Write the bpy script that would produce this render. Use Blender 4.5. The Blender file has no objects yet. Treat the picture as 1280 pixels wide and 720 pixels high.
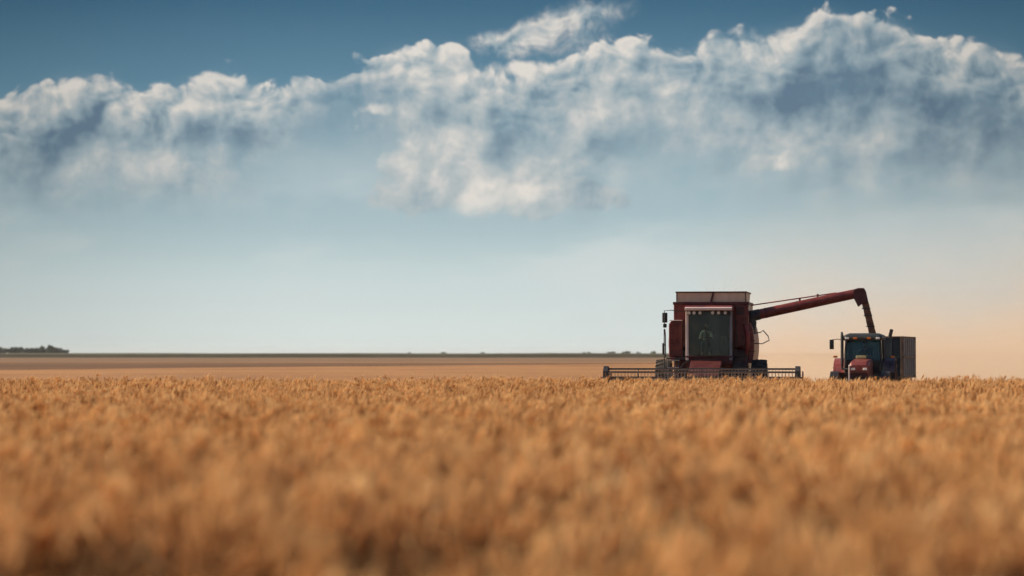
import bpy, bmesh, math, random
import numpy as np
from mathutils import Vector, Matrix, noise as mnoise
R = math.radians
random.seed(7)
S = bpy.context.scene
COL = S.collection

# ------------------------------------------------------------------ camera
CAM_H = 1.85
FPX = 3555.0                       # focal length in pixels of a 1280 wide picture (100 mm on 36 mm)
cam_d = bpy.data.cameras.new('camera')
cam = bpy.data.objects.new('camera', cam_d)
COL.objects.link(cam)
cam.location = (0, 0, CAM_H)
cam.rotation_euler = (R(90) + math.atan(83 / FPX), 0, 0)
cam_d.lens = 100; cam_d.sensor_width = 36
cam_d.clip_start = 0.5; cam_d.clip_end = 60000
cam_d.dof.use_dof = True
cam_d.dof.focus_distance = 112.5
cam_d.dof.aperture_fstop = 1.12
S.camera = cam

# ------------------------------------------------------------------ light
SUN_EL, SUN_AZ = 31.0, -80.0       # azimuth from the view direction, minus = left
sd = bpy.data.lights.new('sun', 'SUN')
sd.energy = 5.0; sd.angle = R(0.53); sd.color = (1.0, 0.86, 0.66)
so = bpy.data.objects.new('sun', sd); COL.objects.link(so)
sv = Vector((math.sin(R(SUN_AZ)) * math.cos(R(SUN_EL)), math.cos(R(SUN_AZ)) * math.cos(R(SUN_EL)), math.sin(R(SUN_EL))))
so.rotation_euler = sv.to_track_quat('Z', 'Y').to_euler()
S.view_settings.view_transform = 'Standard'
S.view_settings.look = 'None'
S.view_settings.exposure = EXPO = 0.35
S.view_settings.gamma = 1.0
S.cycles.use_denoising = True
S.cycles.use_adaptive_sampling = True
S.cycles.adaptive_threshold = 0.02
S.cycles.adaptive_min_samples = 8
S.cycles.max_bounces = 8
S.cycles.diffuse_bounces = 3
S.cycles.transparent_max_bounces = 16
S.cycles.volume_bounces = 1
S.cycles.sample_clamp_indirect = 4


# ------------------------------------------------------------------ node helper
class NT:
    def __init__(s, tree):
        s.t = tree; s.n = tree.nodes; s.l = tree.links

    def new(s, typ, **kw):
        n = s.n.new(typ)
        for k, v in kw.items(): setattr(n, k, v)
        return n

    def put(s, sock, v):
        if isinstance(v, bpy.types.NodeSocket): s.l.new(v, sock)
        elif v is not None: sock.default_value = v

    def m(s, op, a, b=None, c=None, clamp=False):
        n = s.new('ShaderNodeMath', operation=op, use_clamp=clamp)
        s.put(n.inputs[0], a); s.put(n.inputs[1], b)
        if c is not None: s.put(n.inputs[2], c)
        return n.outputs[0]

    def v(s, op, a, b=None, scale=None):
        n = s.new('ShaderNodeVectorMath', operation=op)
        s.put(n.inputs[0], a); s.put(n.inputs[1], b)
        if scale is not None: s.put(n.inputs['Scale'], scale)
        return n.outputs['Value'] if op in ('DOT_PRODUCT', 'LENGTH') else n.outputs[0]

    def xyz(s, x, y, z=0.0):
        n = s.new('ShaderNodeCombineXYZ')
        for i, q in enumerate((x, y, z)): s.put(n.inputs[i], q)
        return n.outputs[0]

    def sep(s, a):
        n = s.new('ShaderNodeSeparateXYZ'); s.put(n.inputs[0], a); return n.outputs

    def noise(s, vec, scale, detail=4, rough=0.5, dist=0.0, color=False, dim='3D'):
        n = s.new('ShaderNodeTexNoise', noise_dimensions=dim); s.put(n.inputs['Vector'], vec)
        s.put(n.inputs['Scale'], scale); s.put(n.inputs['Detail'], detail)
        s.put(n.inputs['Roughness'], rough); s.put(n.inputs['Distortion'], dist)
        return n.outputs['Color'] if color else n.outputs[0]

    def vor(s, vec, scale, detail=0, rough=0.5, smooth=0.6):
        n = s.new('ShaderNodeTexVoronoi', feature='F1', voronoi_dimensions='2D')
        s.put(n.inputs['Vector'], vec); s.put(n.inputs['Scale'], scale)
        s.put(n.inputs['Detail'], detail); s.put(n.inputs['Roughness'], rough)
        return n.outputs['Distance']

    def step(s, x, a, b, lo=0.0, hi=1.0, kind='SMOOTHSTEP'):
        n = s.new('ShaderNodeMapRange', interpolation_type=kind)
        s.put(n.inputs[0], x); s.put(n.inputs[1], a); s.put(n.inputs[2], b)
        s.put(n.inputs[3], lo); s.put(n.inputs[4], hi)
        return n.outputs[0]

    def mix(s, f, a, b, blend='MIX'):
        n = s.new('ShaderNodeMix', data_type='RGBA', blend_type=blend)
        s.put(n.inputs[0], f)
        s.put(n.inputs[6], a if isinstance(a, bpy.types.NodeSocket) else (*a, 1))
        s.put(n.inputs[7], b if isinstance(b, bpy.types.NodeSocket) else (*b, 1))
        return n.outputs[2]

    def ramp(s, f, stops, interp='LINEAR'):
        n = s.new('ShaderNodeValToRGB'); s.put(n.inputs[0], f)
        r = n.color_ramp; r.interpolation = interp
        while len(r.elements) < len(stops): r.elements.new(0.5)
        for e, (p, c) in zip(r.elements, stops):
            e.position = p; e.color = (*c, 1)
        return n.outputs[0]

    def curve(s, x, pts):
        n = s.new('ShaderNodeFloatCurve'); s.put(n.inputs['Value'], x)
        c = n.mapping.curves[0]
        c.points[0].location = pts[0]; c.points[1].location = pts[-1]
        for p in pts[1:-1]: c.points.new(*p)
        n.mapping.update()
        return n.outputs[0]


def lin(r, g, b):
    f = lambda c: (c / 255 / 12.92) if c < 10.3 else ((c / 255 + 0.055) / 1.055) ** 2.4
    return (f(r), f(g), f(b))


# ------------------------------------------------------------------ world: sky and far clouds, by direction
def build_world():
    w = bpy.data.worlds.new('World'); S.world = w; w.use_nodes = True
    N = NT(w.node_tree); N.n.clear()
    noise3 = N.noise
    N.noise = lambda *a, **k: noise3(*a, dim='2D', **k)
    w.cycles.sampling_method = 'MANUAL'; w.cycles.sample_map_resolution = 256
    out = N.new('ShaderNodeOutputWorld'); bg = N.new('ShaderNodeBackground')
    N.l.new(bg.outputs[0], out.inputs[0])
    STR = 0.08
    K = 2 ** -EXPO / STR        # sky colours are given as seen at this exposure
    bg.inputs[1].default_value = STR
    sky = N.new('ShaderNodeTexSky', sky_type='NISHITA')
    sky.sun_disc = False; sky.sun_elevation = R(SUN_EL); sky.sun_rotation = R(SUN_AZ)
    sky.dust_density = 1.6; sky.ozone_density = 2.0
    d = N.new('ShaderNodeTexCoord').outputs['Generated']
    x, y, z = N.sep(d)
    ay = N.m('MAXIMUM', N.m('ABSOLUTE', y), 0.03)
    # azimuth / elevation in units of 1/3555 rad * 100, origin up-left of the harvest
    U = N.m('ADD', N.m('MULTIPLY', N.m('DIVIDE', x, ay), 35.55), 6.4)
    V = N.m('SUBTRACT', 4.43, N.m('MULTIPLY', N.m('DIVIDE', z, ay), 35.55))
    P = N.xyz(U, V, 0.0)
    # hazy low sky: clear-air colour by elevation, from the horizon up
    el = N.m('DIVIDE', N.m('SUBTRACT', 4.6, V), 4.6)
    c = lambda *a: tuple(k * K for k in lin(*a))
    low = N.ramp(el, [(0.0, lin(216, 224, 220)), (0.10, lin(213, 223, 220)), (0.24, lin(200, 214, 214)),
                      (0.40, lin(168, 191, 197)), (0.56, lin(137, 167, 179)), (0.75, lin(101, 140, 161)),
                      (1.0, lin(67, 106, 132))])
    lows = N.v('SCALE', low, scale=K)
    # slow veil of thin haze patches
    veil = N.noise(N.xyz(N.m('MULTIPLY', U, 0.30), N.m('MULTIPLY', V, 0.95), 3.0), 1.0, 5, 0.55)
    veilf = N.m('MULTIPLY', N.step(veil, 0.42, 0.75), N.step(V, 1.5, 2.6, 0.0, 0.75))
    lows = N.mix(veilf, lows, c(210, 217, 215))
    # lens vignette painted into the sky: darker towards both sides of the view
    side = N.step(N.m('ABSOLUTE', N.m('SUBTRACT', U, 6.3)), 2.0, 8.0, 1.0, 0.74)
    lows = N.v('SCALE', lows, scale=N.m('MULTIPLY', side, 1.0))
    skyc = N.mix(N.step(z, 0.13, 0.42), lows, sky.outputs[0])

    # ---- clouds
    warp = N.v('SUBTRACT', N.noise(P, 1.1, 5, 0.55, color=True), (0.5, 0.5, 0.5))
    warp2 = N.v('SUBTRACT', N.noise(P, 1.6, 1, 0.5, color=True), (0.5, 0.5, 0.5))
    Pw = N.v('ADD', P, N.v('SCALE', warp2, scale=0.34))
    Pw = N.v('ADD', Pw, (31.3, 11.7, 0))
    def billow(p):
        a = N.vor(N.v('MULTIPLY', p, (1.0, 1.25, 1)), 2.1, 3.0, 0.5, 0.7)
        return N.m('SUBTRACT', 0.55, a)
    bil = billow(Pw)
    softL = N.m('SUBTRACT', N.noise(N.v('ADD', P, (17.52, 8.86, 0)), 1.3, 4, 0.5), 0.5)
    soft1 = N.m('SUBTRACT', N.noise(N.v('ADD', P, (17.7, 9.1, 0)), 1.3, 4, 0.5), 0.5)
    bilL = billow(N.v('ADD', Pw, (-0.085, -0.075, 0.0)))
    fine = N.m('SUBTRACT', N.noise(Pw, 4.5, 6, 0.62), 0.5)
    fineL = N.m('SUBTRACT', N.noise(N.v('ADD', Pw, (-0.03, -0.045, 0)), 4.5, 6, 0.62), 0.5)
    soft = N.m('SUBTRACT', N.noise(N.v('ADD', P, (17.7, 9.1, 0)), 0.9, 6, 0.6), 0.5)
    un = N.m('DIVIDE', U, 12.8)
    px = lambda pts: [(a / 1280, b / 300) for a, b in pts]
    TOP = px([(0, 122), (30, 112), (62, 97), (100, 90), (140, 98), (165, 112), (205, 108), (245, 96), (282, 88), (318, 98), (345, 108),
              (385, 98), (425, 98), (452, 86), (482, 62), (520, 56), (560, 54), (588, 70), (610, 92), (640, 92), (690, 84), (722, 68),
              (765, 52), (800, 50), (840, 62), (880, 50), (905, 42), (950, 40), (1000, 28), (1038, 12), (1075, 22), (1110, 20), (1140, 34),
              (1180, 50), (1230, 50), (1280, 72)])
    BOT = px([(0, 262), (120, 275), (220, 272), (300, 255), (345, 190), (440, 150), (485, 160), (510, 250), (560, 272), (680, 276), (740, 262),
              (775, 215), (850, 200), (905, 215), (960, 240), (1050, 238), (1180, 240), (1280, 240)])
    T = N.m('SUBTRACT', N.m('MULTIPLY', N.curve(un, TOP), 3.0), 0.11)
    B = N.m('MULTIPLY', N.curve(un, BOT), 3.0)
    disp = N.m('ADD', N.m('MULTIPLY', bil, 0.25), N.m('MULTIPLY', fine, 0.17))
    depth = N.m('ADD', N.m('SUBTRACT', V, T), disp)           # how far below the outline
    top_a = N.step(depth, 0.0, N.step(N.noise(P, 0.8, 2), 0.35, 0.65, 0.06, 0.20))
    top_a = N.m('MULTIPLY', top_a, N.step(N.m('SUBTRACT', V, T), -0.34, -0.12))
    bot_a = N.step(N.m('ADD', N.m('SUBTRACT', B, V), N.m('MULTIPLY', soft, 1.3)), -0.45, 1.0)
    thin = N.step(N.m('ADD', soft, N.m('MULTIPLY', fine, 0.4)), -0.32, 0.10, 0.62, 1.0)
    band = N.m('MULTIPLY', N.m('MULTIPLY', top_a, bot_a), N.m('MAXIMUM', thin, N.step(depth, 0.55, 0.1)))

    def blob(cx, cy, rx, ry, p=P, skew=0.0):
        q = N.v('SUBTRACT', p, (cx / 100, cy / 100, 0))
        if skew:
            a, b, _ = N.sep(q); q = N.xyz(a, N.m('ADD', b, N.m('MULTIPLY', a, skew)))
        q = N.v('MULTIPLY', q, (100 / rx, 100 / ry, 0))
        return N.m('POWER', 2.718, N.m('MULTIPLY', N.v('DOT_PRODUCT', q, q), -1.0))
    def addall(l, acc=None):
        for (wt, b) in l:
            b = N.m('MULTIPLY', b, wt)
            acc = b if acc is None else N.m('ADD', acc, b)
        return acc
    Q = N.v('ADD', P, N.v('SCALE', warp, scale=0.30))
    # cumulus heads standing apart from the band
    fl = [(1.0, blob(600, 215, 110, 30, Q)), (1.1, blob(650, 244, 100, 26, Q)), (1.1, blob(503, 252, 62, 17, Q)),
          (1.0, blob(525, 210, 50, 22, Q)), (1.05, blob(735, 245, 55, 18, Q)), (0.9, blob(680, 268, 30, 8, Q)),
          (1.0, blob(555, 150, 55, 60, Q)), (0.8, blob(600, 120, 60, 55, Q)),
          (0.95, blob(955, 203, 32, 15, Q)), (0.6, blob(1010, 190, 60, 26, Q)),
          (1.0, blob(662, 80, 36, 12, Q)), (0.95, blob(468, 133, 30, 9, Q)), (0.7, blob(443, 146, 6, 18, Q)),
          (0.5, blob(455, 80, 28, 26, Q)), (0.55, blob(80, 225, 12, 25, Q)), (0.45, blob(47, 205, 9, 28, Q, -0.8)),
          (0.5, blob(1255, 160, 14, 16, Q)), (0.5, blob(1215, 130, 14, 26, Q, -0.6))]
    heads = addall(fl)
    hs = N.m('ADD', heads, N.m('ADD', N.m('MULTIPLY', bil, 0.55), N.m('MULTIPLY', fine, 0.75)))
    head_a = N.step(hs, 0.36, 0.95)
    wisps = addall([(0.95, blob(700, 32, 85, 22, Q, 0.32)), (0.8, blob(640, 44, 55, 13, Q, 0.1)), (0.5, blob(730, 60, 50, 25, Q)), (0.35, blob(860, 225, 60, 20, Q)), (0.4, blob(1060, 180, 90, 25, Q))])
    wisp_a = N.m('MULTIPLY', N.step(N.m('MULTIPLY', wisps, N.m('ADD', 1.0, N.m('MULTIPLY', fine, 2.2))), 0.15, 1.15), 0.9)
    head_a = N.m('SUBTRACT', 1.0, N.m('MULTIPLY', N.m('SUBTRACT', 1.0, head_a), N.m('SUBTRACT', 1.0, wisp_a)))
    alpha = N.m('SUBTRACT', 1.0, N.m('MULTIPLY', N.m('SUBTRACT', 1.0, band), N.m('SUBTRACT', 1.0, head_a)))
    # shaded and lit patches painted into the clouds
    dark = addall([(0.72, blob(1075, 115, 120, 62, Q)), (0.5, blob(940, 130, 65, 40, Q)), (0.5, blob(1230, 160, 80, 60, Q)), (0.6, blob(75, 160, 80, 40, Q)),
                   (0.5, blob(20, 220, 60, 40, Q)), (0.35, blob(250, 175, 80, 18, Q)), (0.5, blob(380, 140, 50, 22, Q)),
                   (0.12, blob(640, 150, 60, 40, Q)), (0.15, blob(560, 90, 60, 25, Q))])
    lit = addall([(0.62, blob(620, 245, 150, 28, Q)), (0.5, blob(550, 180, 60, 60, Q)), (0.5, blob(660, 80, 45, 16, Q)),
                  (0.4, blob(960, 200, 45, 22, Q)), (0.35, blob(1030, 20, 60, 28, Q)), (0.3, blob(470, 135, 40, 16, Q)),
                  (0.35, blob(850, 115, 130, 55, Q)), (0.3, blob(545, 70, 50, 30, Q)), (0.25, blob(100, 95, 70, 22, Q)), (0.25, blob(290, 100, 60, 22, Q)), (0.4, blob(1195, 70, 60, 22, Q)), (0.25, blob(690, 25, 60, 20, Q)), (0.4, blob(230, 205, 110, 26, Q)), (0.35, blob(90, 222, 40, 30, Q)), (0.25, blob(1000, 180, 70, 20, Q)), (0.25, blob(1110, 165, 60, 22, Q))])
    relief = N.m('ADD', N.m('MULTIPLY', N.m('SUBTRACT', bil, bilL), N.step(depth, 1.0, 0.1, 0.16, 0.80)), N.m('MULTIPLY', N.m('SUBTRACT', fine, fineL), 0.20))
    relief = N.m('ADD', relief, N.m('MULTIPLY', N.m('SUBTRACT', soft1, softL), 1.2))
    rim = N.m('MULTIPLY', N.step(depth, 0.85, 0.0), 0.24)
    L = N.m('ADD', N.m('ADD', 0.46, relief), N.m('ADD', rim, N.m('MULTIPLY', lit, 0.62)))
    L = N.m('SUBTRACT', L, N.m('MULTIPLY', dark, 0.50))
    L = N.m('ADD', L, N.m('MULTIPLY', soft, 0.32))
    cc = N.ramp(L, [(0.0, lin(98, 122, 142)), (0.22, lin(126, 148, 161)), (0.45, lin(158, 174, 181)), (0.7, lin(188, 193, 193)), (1.0, lin(228, 221, 212))])
    cc = N.v('SCALE', cc, scale=N.m('MULTIPLY', side, K))
    alpha = N.m('MULTIPLY', alpha, N.step(V, 3.4, 2.3, 0.0, 0.92))
    haze = N.m('MULTIPLY', N.step(N.m('SUBTRACT', V, T), -0.05, 0.6), N.step(V, 3.3, 2.0))
    haze = N.m('MULTIPLY', haze, N.step(N.m('ADD', soft, N.m('MULTIPLY', fine, 0.3)), -0.34, 0.2, 0.25, 0.88))
    # a long pale veil lying low on the right
    ve = N.m('ADD', N.m('SUBTRACT', V, N.m('SUBTRACT', 2.62, N.m('MULTIPLY', N.m('SUBTRACT', U, 8.0), 0.06))), N.m('MULTIPLY', soft, 0.25))
    skyc = N.mix(N.m('MULTIPLY', N.step(ve, 0.0, 0.35), N.m('MULTIPLY', N.step(U, 7.0, 11.5, 0.0, 0.55), N.step(V, 4.3, 3.0))), skyc, c(200, 207, 205))
    skyc = N.mix(haze, skyc, N.v('SCALE', N.mix(N.step(V, 1.0, 2.6), lin(133, 156, 169), lin(176, 194, 199)), scale=N.m('MULTIPLY', side, K)))
    skyc = N.mix(alpha, skyc, cc)
    N.l.new(skyc, bg.inputs[0])


build_world()


# ------------------------------------------------------------------ materials
MATS = {}
def mat(name, col, rough=0.5, metal=0.0, var=0.15, vscale=3.0, dust=0.0, dustcol=(0.42, 0.27, 0.15), spec=0.5, bump=0.0, coat=0.0):
    if name in MATS: return MATS[name]
    m = bpy.data.materials.new(name); m.use_nodes = True
    N = NT(m.node_tree); b = N.n['Principled BSDF']
    P = N.new('ShaderNodeTexCoord').outputs['Object']
    n1 = N.noise(P, vscale, 5, 0.6)
    n2 = N.noise(N.v('MULTIPLY', P, (1, 1, 0.35)), vscale * 3.1, 4, 0.65)
    base = N.mix(N.step(n1, 0.3, 0.7), tuple(c * (1 - var) for c in col), tuple(min(1, c * (1 + var)) for c in col))
    if dust:
        f = N.m('MULTIPLY', N.step(N.m('ADD', N.m('MULTIPLY', n1, 0.5), N.m('MULTIPLY', n2, 0.5)), 0.38, 0.66), dust)
        base = N.mix(f, base, dustcol)
        rr = N.m('ADD', rough, N.m('MULTIPLY', f, 0.4), clamp=True)
        N.put(b.inputs['Roughness'], rr)
    else:
        N.put(b.inputs['Roughness'], N.m('ADD', rough - 0.06, N.m('MULTIPLY', n2, 0.12)))
    N.put(b.inputs['Base Color'], base)
    b.inputs['Metallic'].default_value = metal
    b.inputs['Specular IOR Level'].default_value = spec
    b.inputs['Coat Weight'].default_value = coat
    if bump:
        bn = N.new('ShaderNodeBump'); bn.inputs['Strength'].default_value = bump; bn.inputs['Distance'].default_value = 0.02
        N.put(bn.inputs['Height'], n2); N.l.new(bn.outputs[0], b.inputs['Normal'])
    MATS[name] = m
    return m


def glass_mat(name, tint, gloss=0.05, refl=0.45):
    m = bpy.data.materials.new(name); m.use_nodes = True
    N = NT(m.node_tree); N.n.clear()
    o = N.new('ShaderNodeOutputMaterial'); tr = N.new('ShaderNodeBsdfTransparent'); gl = N.new('ShaderNodeBsdfGlossy')
    tr.inputs[0].default_value = (*tint, 1); gl.inputs['Roughness'].default_value = gloss
    gl.inputs[0].default_value = (0.9, 0.95, 0.95, 1)
    fr = N.new('ShaderNodeFresnel'); fr.inputs[0].default_value = 1.5
    P = N.new('ShaderNodeTexCoord').outputs['Object']
    ds = N.step(N.noise(P, 2.4, 6, 0.65), 0.42, 0.8, 0.01, 0.09)
    df = N.new('ShaderNodeBsdfDiffuse'); df.inputs[0].default_value = (0.4, 0.3, 0.2, 1)
    a = N.new('ShaderNodeMixShader'); N.put(a.inputs[0], ds); N.l.new(tr.outputs[0], a.inputs[1]); N.l.new(df.outputs[0], a.inputs[2])
    b = N.new('ShaderNodeMixShader'); N.put(b.inputs[0], N.m('MULTIPLY', fr.outputs[0], refl)); N.l.new(a.outputs[0], b.inputs[1]); N.l.new(gl.outputs[0], b.inputs[2])
    N.l.new(b.outputs[0], o.inputs[0])
    return m


RED = mat('red_paint', (0.165, 0.020, 0.017), 0.38, var=0.4, vscale=1.8, dust=0.42, dustcol=(0.19, 0.07, 0.045))
RED2 = mat('lighter_red_paint', (0.26, 0.035, 0.03), 0.45, var=0.2, vscale=1.6, dust=0.35, dustcol=(0.3, 0.15, 0.10))
DARKRED = mat('dark_red_paint', (0.085, 0.012, 0.014), 0.5, var=0.2, dust=0.25, dustcol=(0.16, 0.09, 0.06))
CREAM = mat('cream_panel', (0.80, 0.62, 0.43), 0.6, var=0.1, vscale=2.0, dust=0.3)
PALE = mat('pale_trim_and_lit_edges', (0.82, 0.68, 0.61), 0.45, var=0.08, dust=0.2)  # visor trim; also paints the sunlit edges and left pillar
STEEL = mat('dark_steel', (0.045, 0.042, 0.045), 0.5, metal=0.3, dust=0.25, dustcol=(0.16, 0.11, 0.08))
BRIGHT = mat('worn_steel', (0.42, 0.38, 0.34), 0.4, metal=0.7, dust=0.3)
BLACK = mat('black_plastic', (0.02, 0.02, 0.022), 0.5, dust=0.2, dustcol=(0.10, 0.07, 0.05))
RUBBER = mat('tyre_rubber', (0.028, 0.026, 0.025), 0.8, dust=0.5, dustcol=(0.13, 0.09, 0.06), bump=0.3)
RIM = mat('rim_paint', (0.5, 0.45, 0.38), 0.5, dust=0.4)
LAMP = mat('lamp_lens', (0.85, 0.85, 0.8), 0.15, var=0.03)
AMBER = mat('amber_lens', (0.6, 0.16, 0.02), 0.2, var=0.05)
CLOTH = mat('seat_cloth', (0.05, 0.05, 0.055), 0.9)
SHIRT = mat('pale_shirt', (0.62, 0.60, 0.56), 0.9, var=0.06)
SHIRT2 = mat('dark_shirt', (0.04, 0.05, 0.07), 0.9, var=0.1)
TROUSER = mat('trouser_cloth', (0.05, 0.055, 0.08), 0.9)
SKIN = mat('skin', (0.42, 0.24, 0.16), 0.55, var=0.06)
HAIR = mat('hair', (0.035, 0.024, 0.018), 0.7)
CHUTE = mat('rubber_chute', (0.16, 0.065, 0.035), 0.7, var=0.25, dust=0.5, dustcol=(0.34, 0.18, 0.09))
SHADEGREY = mat('shaded_trailer_paint', (0.026, 0.037, 0.042), 0.55, var=0.25, vscale=1.5, dust=0.2, dustcol=(0.08, 0.075, 0.07))  # front face's shade is painted in as a darker grey
GREYSIDE = mat('lit_trailer_paint', (0.17, 0.19, 0.185), 0.6, var=0.3, vscale=1.5, dust=0.3, dustcol=(0.26, 0.20, 0.15))  # lightened to paint in bounce from dust and sky
RIBGREY = mat('rib_paint', (0.34, 0.34, 0.33), 0.6, var=0.2, dust=0.3)
RUST = mat('brown_frame_paint', (0.10, 0.058, 0.042), 0.65, var=0.25, dust=0.3)
FENDERSHADE = mat('shaded_fender_paint', (0.075, 0.035, 0.055), 0.5, var=0.2, dust=0.25, dustcol=(0.2, 0.13, 0.11))
HOODRED = mat('tractor_red_paint', (0.25, 0.042, 0.04), 0.33, var=0.12, vscale=2.5, dust=0.25, dustcol=(0.38, 0.22, 0.15), coat=0.3)
GLASS = glass_mat('tinted_glass', (0.52, 0.58, 0.55), refl=0.65)
GLASS2 = glass_mat('clear_cab_glass', (0.60, 0.76, 0.76), refl=0.8)


# ------------------------------------------------------------------ mesh helpers
class MB:
    def __init__(s): s.b = bmesh.new()

    def box(s, x0, x1, y0, y1, z0, z1, rot=None, piv=None):
        r = bmesh.ops.create_cube(s.b, size=1.0)
        M = Matrix.Translation(((x0 + x1) / 2, (y0 + y1) / 2, (z0 + z1) / 2)) @ Matrix.Diagonal((abs(x1 - x0), abs(y1 - y0), abs(z1 - z0), 1))
        if rot is not None:
            p = Vector(piv if piv else ((x0 + x1) / 2, (y0 + y1) / 2, (z0 + z1) / 2))
            M = Matrix.Translation(p) @ rot.to_matrix().to_4x4() @ Matrix.Translation(-p) @ M
        bmesh.ops.transform(s.b, matrix=M, verts=r['verts'])
        return s

    def tube(s, pts, r, seg=8, cap=True):
        pts = [Vector(p) for p in pts]
        rs = r if isinstance(r, (list, tuple)) else [r] * len(pts)
        rings = []
        up = None
        for i, p in enumerate(pts):
            t = (pts[min(i + 1, len(pts) - 1)] - pts[max(i - 1, 0)]).normalized()
            if up is None:
                up = Vector((0, 0, 1)) if abs(t.z) < 0.9 else Vector((0, 1, 0))
            a = t.cross(up)
            if a.length < 1e-5: a = t.orthogonal()
            a.normalize(); b_ = a.cross(t).normalized(); up = b_
            rings.append([s.b.verts.new(p + (a * math.cos(2 * math.pi * k / seg) + b_ * math.sin(2 * math.pi * k / seg)) * rs[i]) for k in range(seg)])
        for i in range(len(rings) - 1):
            for k in range(seg):
                s.b.faces.new((rings[i][k], rings[i][(k + 1) % seg], rings[i + 1][(k + 1) % seg], rings[i + 1][k]))
        if cap:
            s.b.faces.new(rings[0][::-1]); s.b.faces.new(rings[-1])
        return s

    def prism(s, prof, x0, x1, axis='x'):
        """prof: closed outline; axis x -> (y,z), y -> (x,z), z -> (x,y)"""
        f = {'x': lambda a, b, t: (t, a, b), 'y': lambda a, b, t: (a, t, b), 'z': lambda a, b, t: (a, b, t)}[axis]
        A = [s.b.verts.new(f(a, b, x0)) for a, b in prof]
        B = [s.b.verts.new(f(a, b, x1)) for a, b in prof]
        n = len(prof)
        s.b.faces.new(A[::-1]); s.b.faces.new(B)
        for k in range(n): s.b.faces.new((A[k], A[(k + 1) % n], B[(k + 1) % n], B[k]))
        return s

    def loft(s, rings, cap=True):
        V_ = [[s.b.verts.new(p) for p in r] for r in rings]
        n = len(V_[0])
        for i in range(len(V_) - 1):
            for k in range(n):
                s.b.faces.new((V_[i][k], V_[i][(k + 1) % n], V_[i + 1][(k + 1) % n], V_[i + 1][k]))
        if cap:
            s.b.faces.new(V_[0][::-1]); s.b.faces.new(V_[-1])
        return s

    def revolve(s, prof, c, seg=28, closed=True):
        """prof (r, x) about the x axis through c"""
        cx, cy, cz = c
        rings = [[s.b.verts.new((cx + x, cy + r * math.cos(2 * math.pi * k / seg), cz + r * math.sin(2 * math.pi * k / seg))) for r, x in prof] for k in range(seg)]
        n = len(prof)
        for k in range(seg):
            a, b_ = rings[k], rings[(k + 1) % seg]
            for i in range(n if closed else n - 1):
                j = (i + 1) % n
                s.b.faces.new((a[i], b_[i], b_[j], a[j]))
        return s

    def build(s, name, m, parent=None, bevel=0.0, smooth=False, seg=2):
        bmesh.ops.recalc_face_normals(s.b, faces=s.b.faces)
        me = bpy.data.meshes.new(name); s.b.to_mesh(me); s.b.free()
        if smooth:
            me.polygons.foreach_set('use_smooth', [True] * len(me.polygons))
        o = bpy.data.objects.new(name, me); COL.objects.link(o)
        me.materials.append(m)
        if parent: o.parent = parent
        if bevel:
            bv = o.modifiers.new('bevel', 'BEVEL'); bv.width = bevel; bv.segments = seg; bv.limit_method = 'ANGLE'; bv.angle_limit = R(35)
            bv.harden_normals = False
        return o


def thing(name, label, cat, loc=(0, 0, 0), rz=0.0, group=None):
    o = bpy.data.objects.new(name, None); COL.objects.link(o)
    o.location = loc; o.rotation_euler = (0, 0, rz); o.empty_display_size = 0.2
    o['label'] = label; o['category'] = cat
    if group: o['group'] = group
    return o


def tag(o, label=None, cat=None, group=None, kind=None):
    for k, v in (('label', label), ('category', cat), ('group', group), ('kind', kind)):
        if v: o[k] = v
    return o


def wheel(parent, c, r, w, rim_r, lugs=18, out=1, rimmat=None, name='wheel'):
    """tyre (> rim) : tyre is the part, rim its sub-part"""
    h = w / 2
    b = MB()
    prof = [(rim_r, -h * 0.8), (r * 0.80, -h), (r * 0.93, -h * 0.92), (r * 0.96, -h * 0.5), (r * 0.965, 0), (r * 0.96, h * 0.5), (r * 0.93, h * 0.92), (r * 0.80, h), (rim_r, h * 0.8), (rim_r * 0.97, 0)]
    b.revolve(prof, c, 36)
    for k in range(lugs):
        for sgn in (-1, 1):
            a = 2 * math.pi * (k + (0.5 if sgn > 0 else 0)) / lugs
            sk = 0.16
            pts = []
            for x, da in ((0.02 * sgn, 0.0), (h * 0.98 * sgn, sk)):
                aa = a + da
                for rr, dw in ((r * 0.95, -0.035), (r, -0.022), (r, 0.022), (r * 0.95, 0.035)):
                    ab = aa + dw * (0.8 / r)
                    rr2 = rr if abs(x) < h * 0.5 else rr * 0.965
                    pts.append((c[0] + x, c[1] + rr2 * math.cos(ab), c[2] + rr2 * math.sin(ab)))
            b.loft([pts[:4], pts[4:]])
    t = b.build(name, RUBBER, parent)
    b = MB()
    rp = [(rim_r * 0.99, -h * 0.75), (rim_r * 0.9, -h * 0.6), (rim_r * 0.85, out * h * 0.15), (0.12 * r / 0.8, out * h * 0.1), (0.1 * r / 0.8, out * h * 0.45), (0.001, out * h * 0.46)]
    b.revolve([(q, x) for q, x in rp] , c, 28, closed=False)
    b.revolve([(rim_r * 0.99, h * 0.75), (rim_r * 0.9, h * 0.6), (rim_r * 0.85, out * h * 0.15)], c, 28, closed=False)
    for k in range(8):
        a = 2 * math.pi * k / 8
        p = Vector((c[0] + out * h * 0.12, c[1] + rim_r * 0.45 * math.cos(a), c[2] + rim_r * 0.45 * math.sin(a)))
        b.tube([p, p + Vector((out * 0.03, 0, 0))], 0.016, 6)
    b.build('rim', rimmat or RIM, t, smooth=False)
    return t


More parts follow.
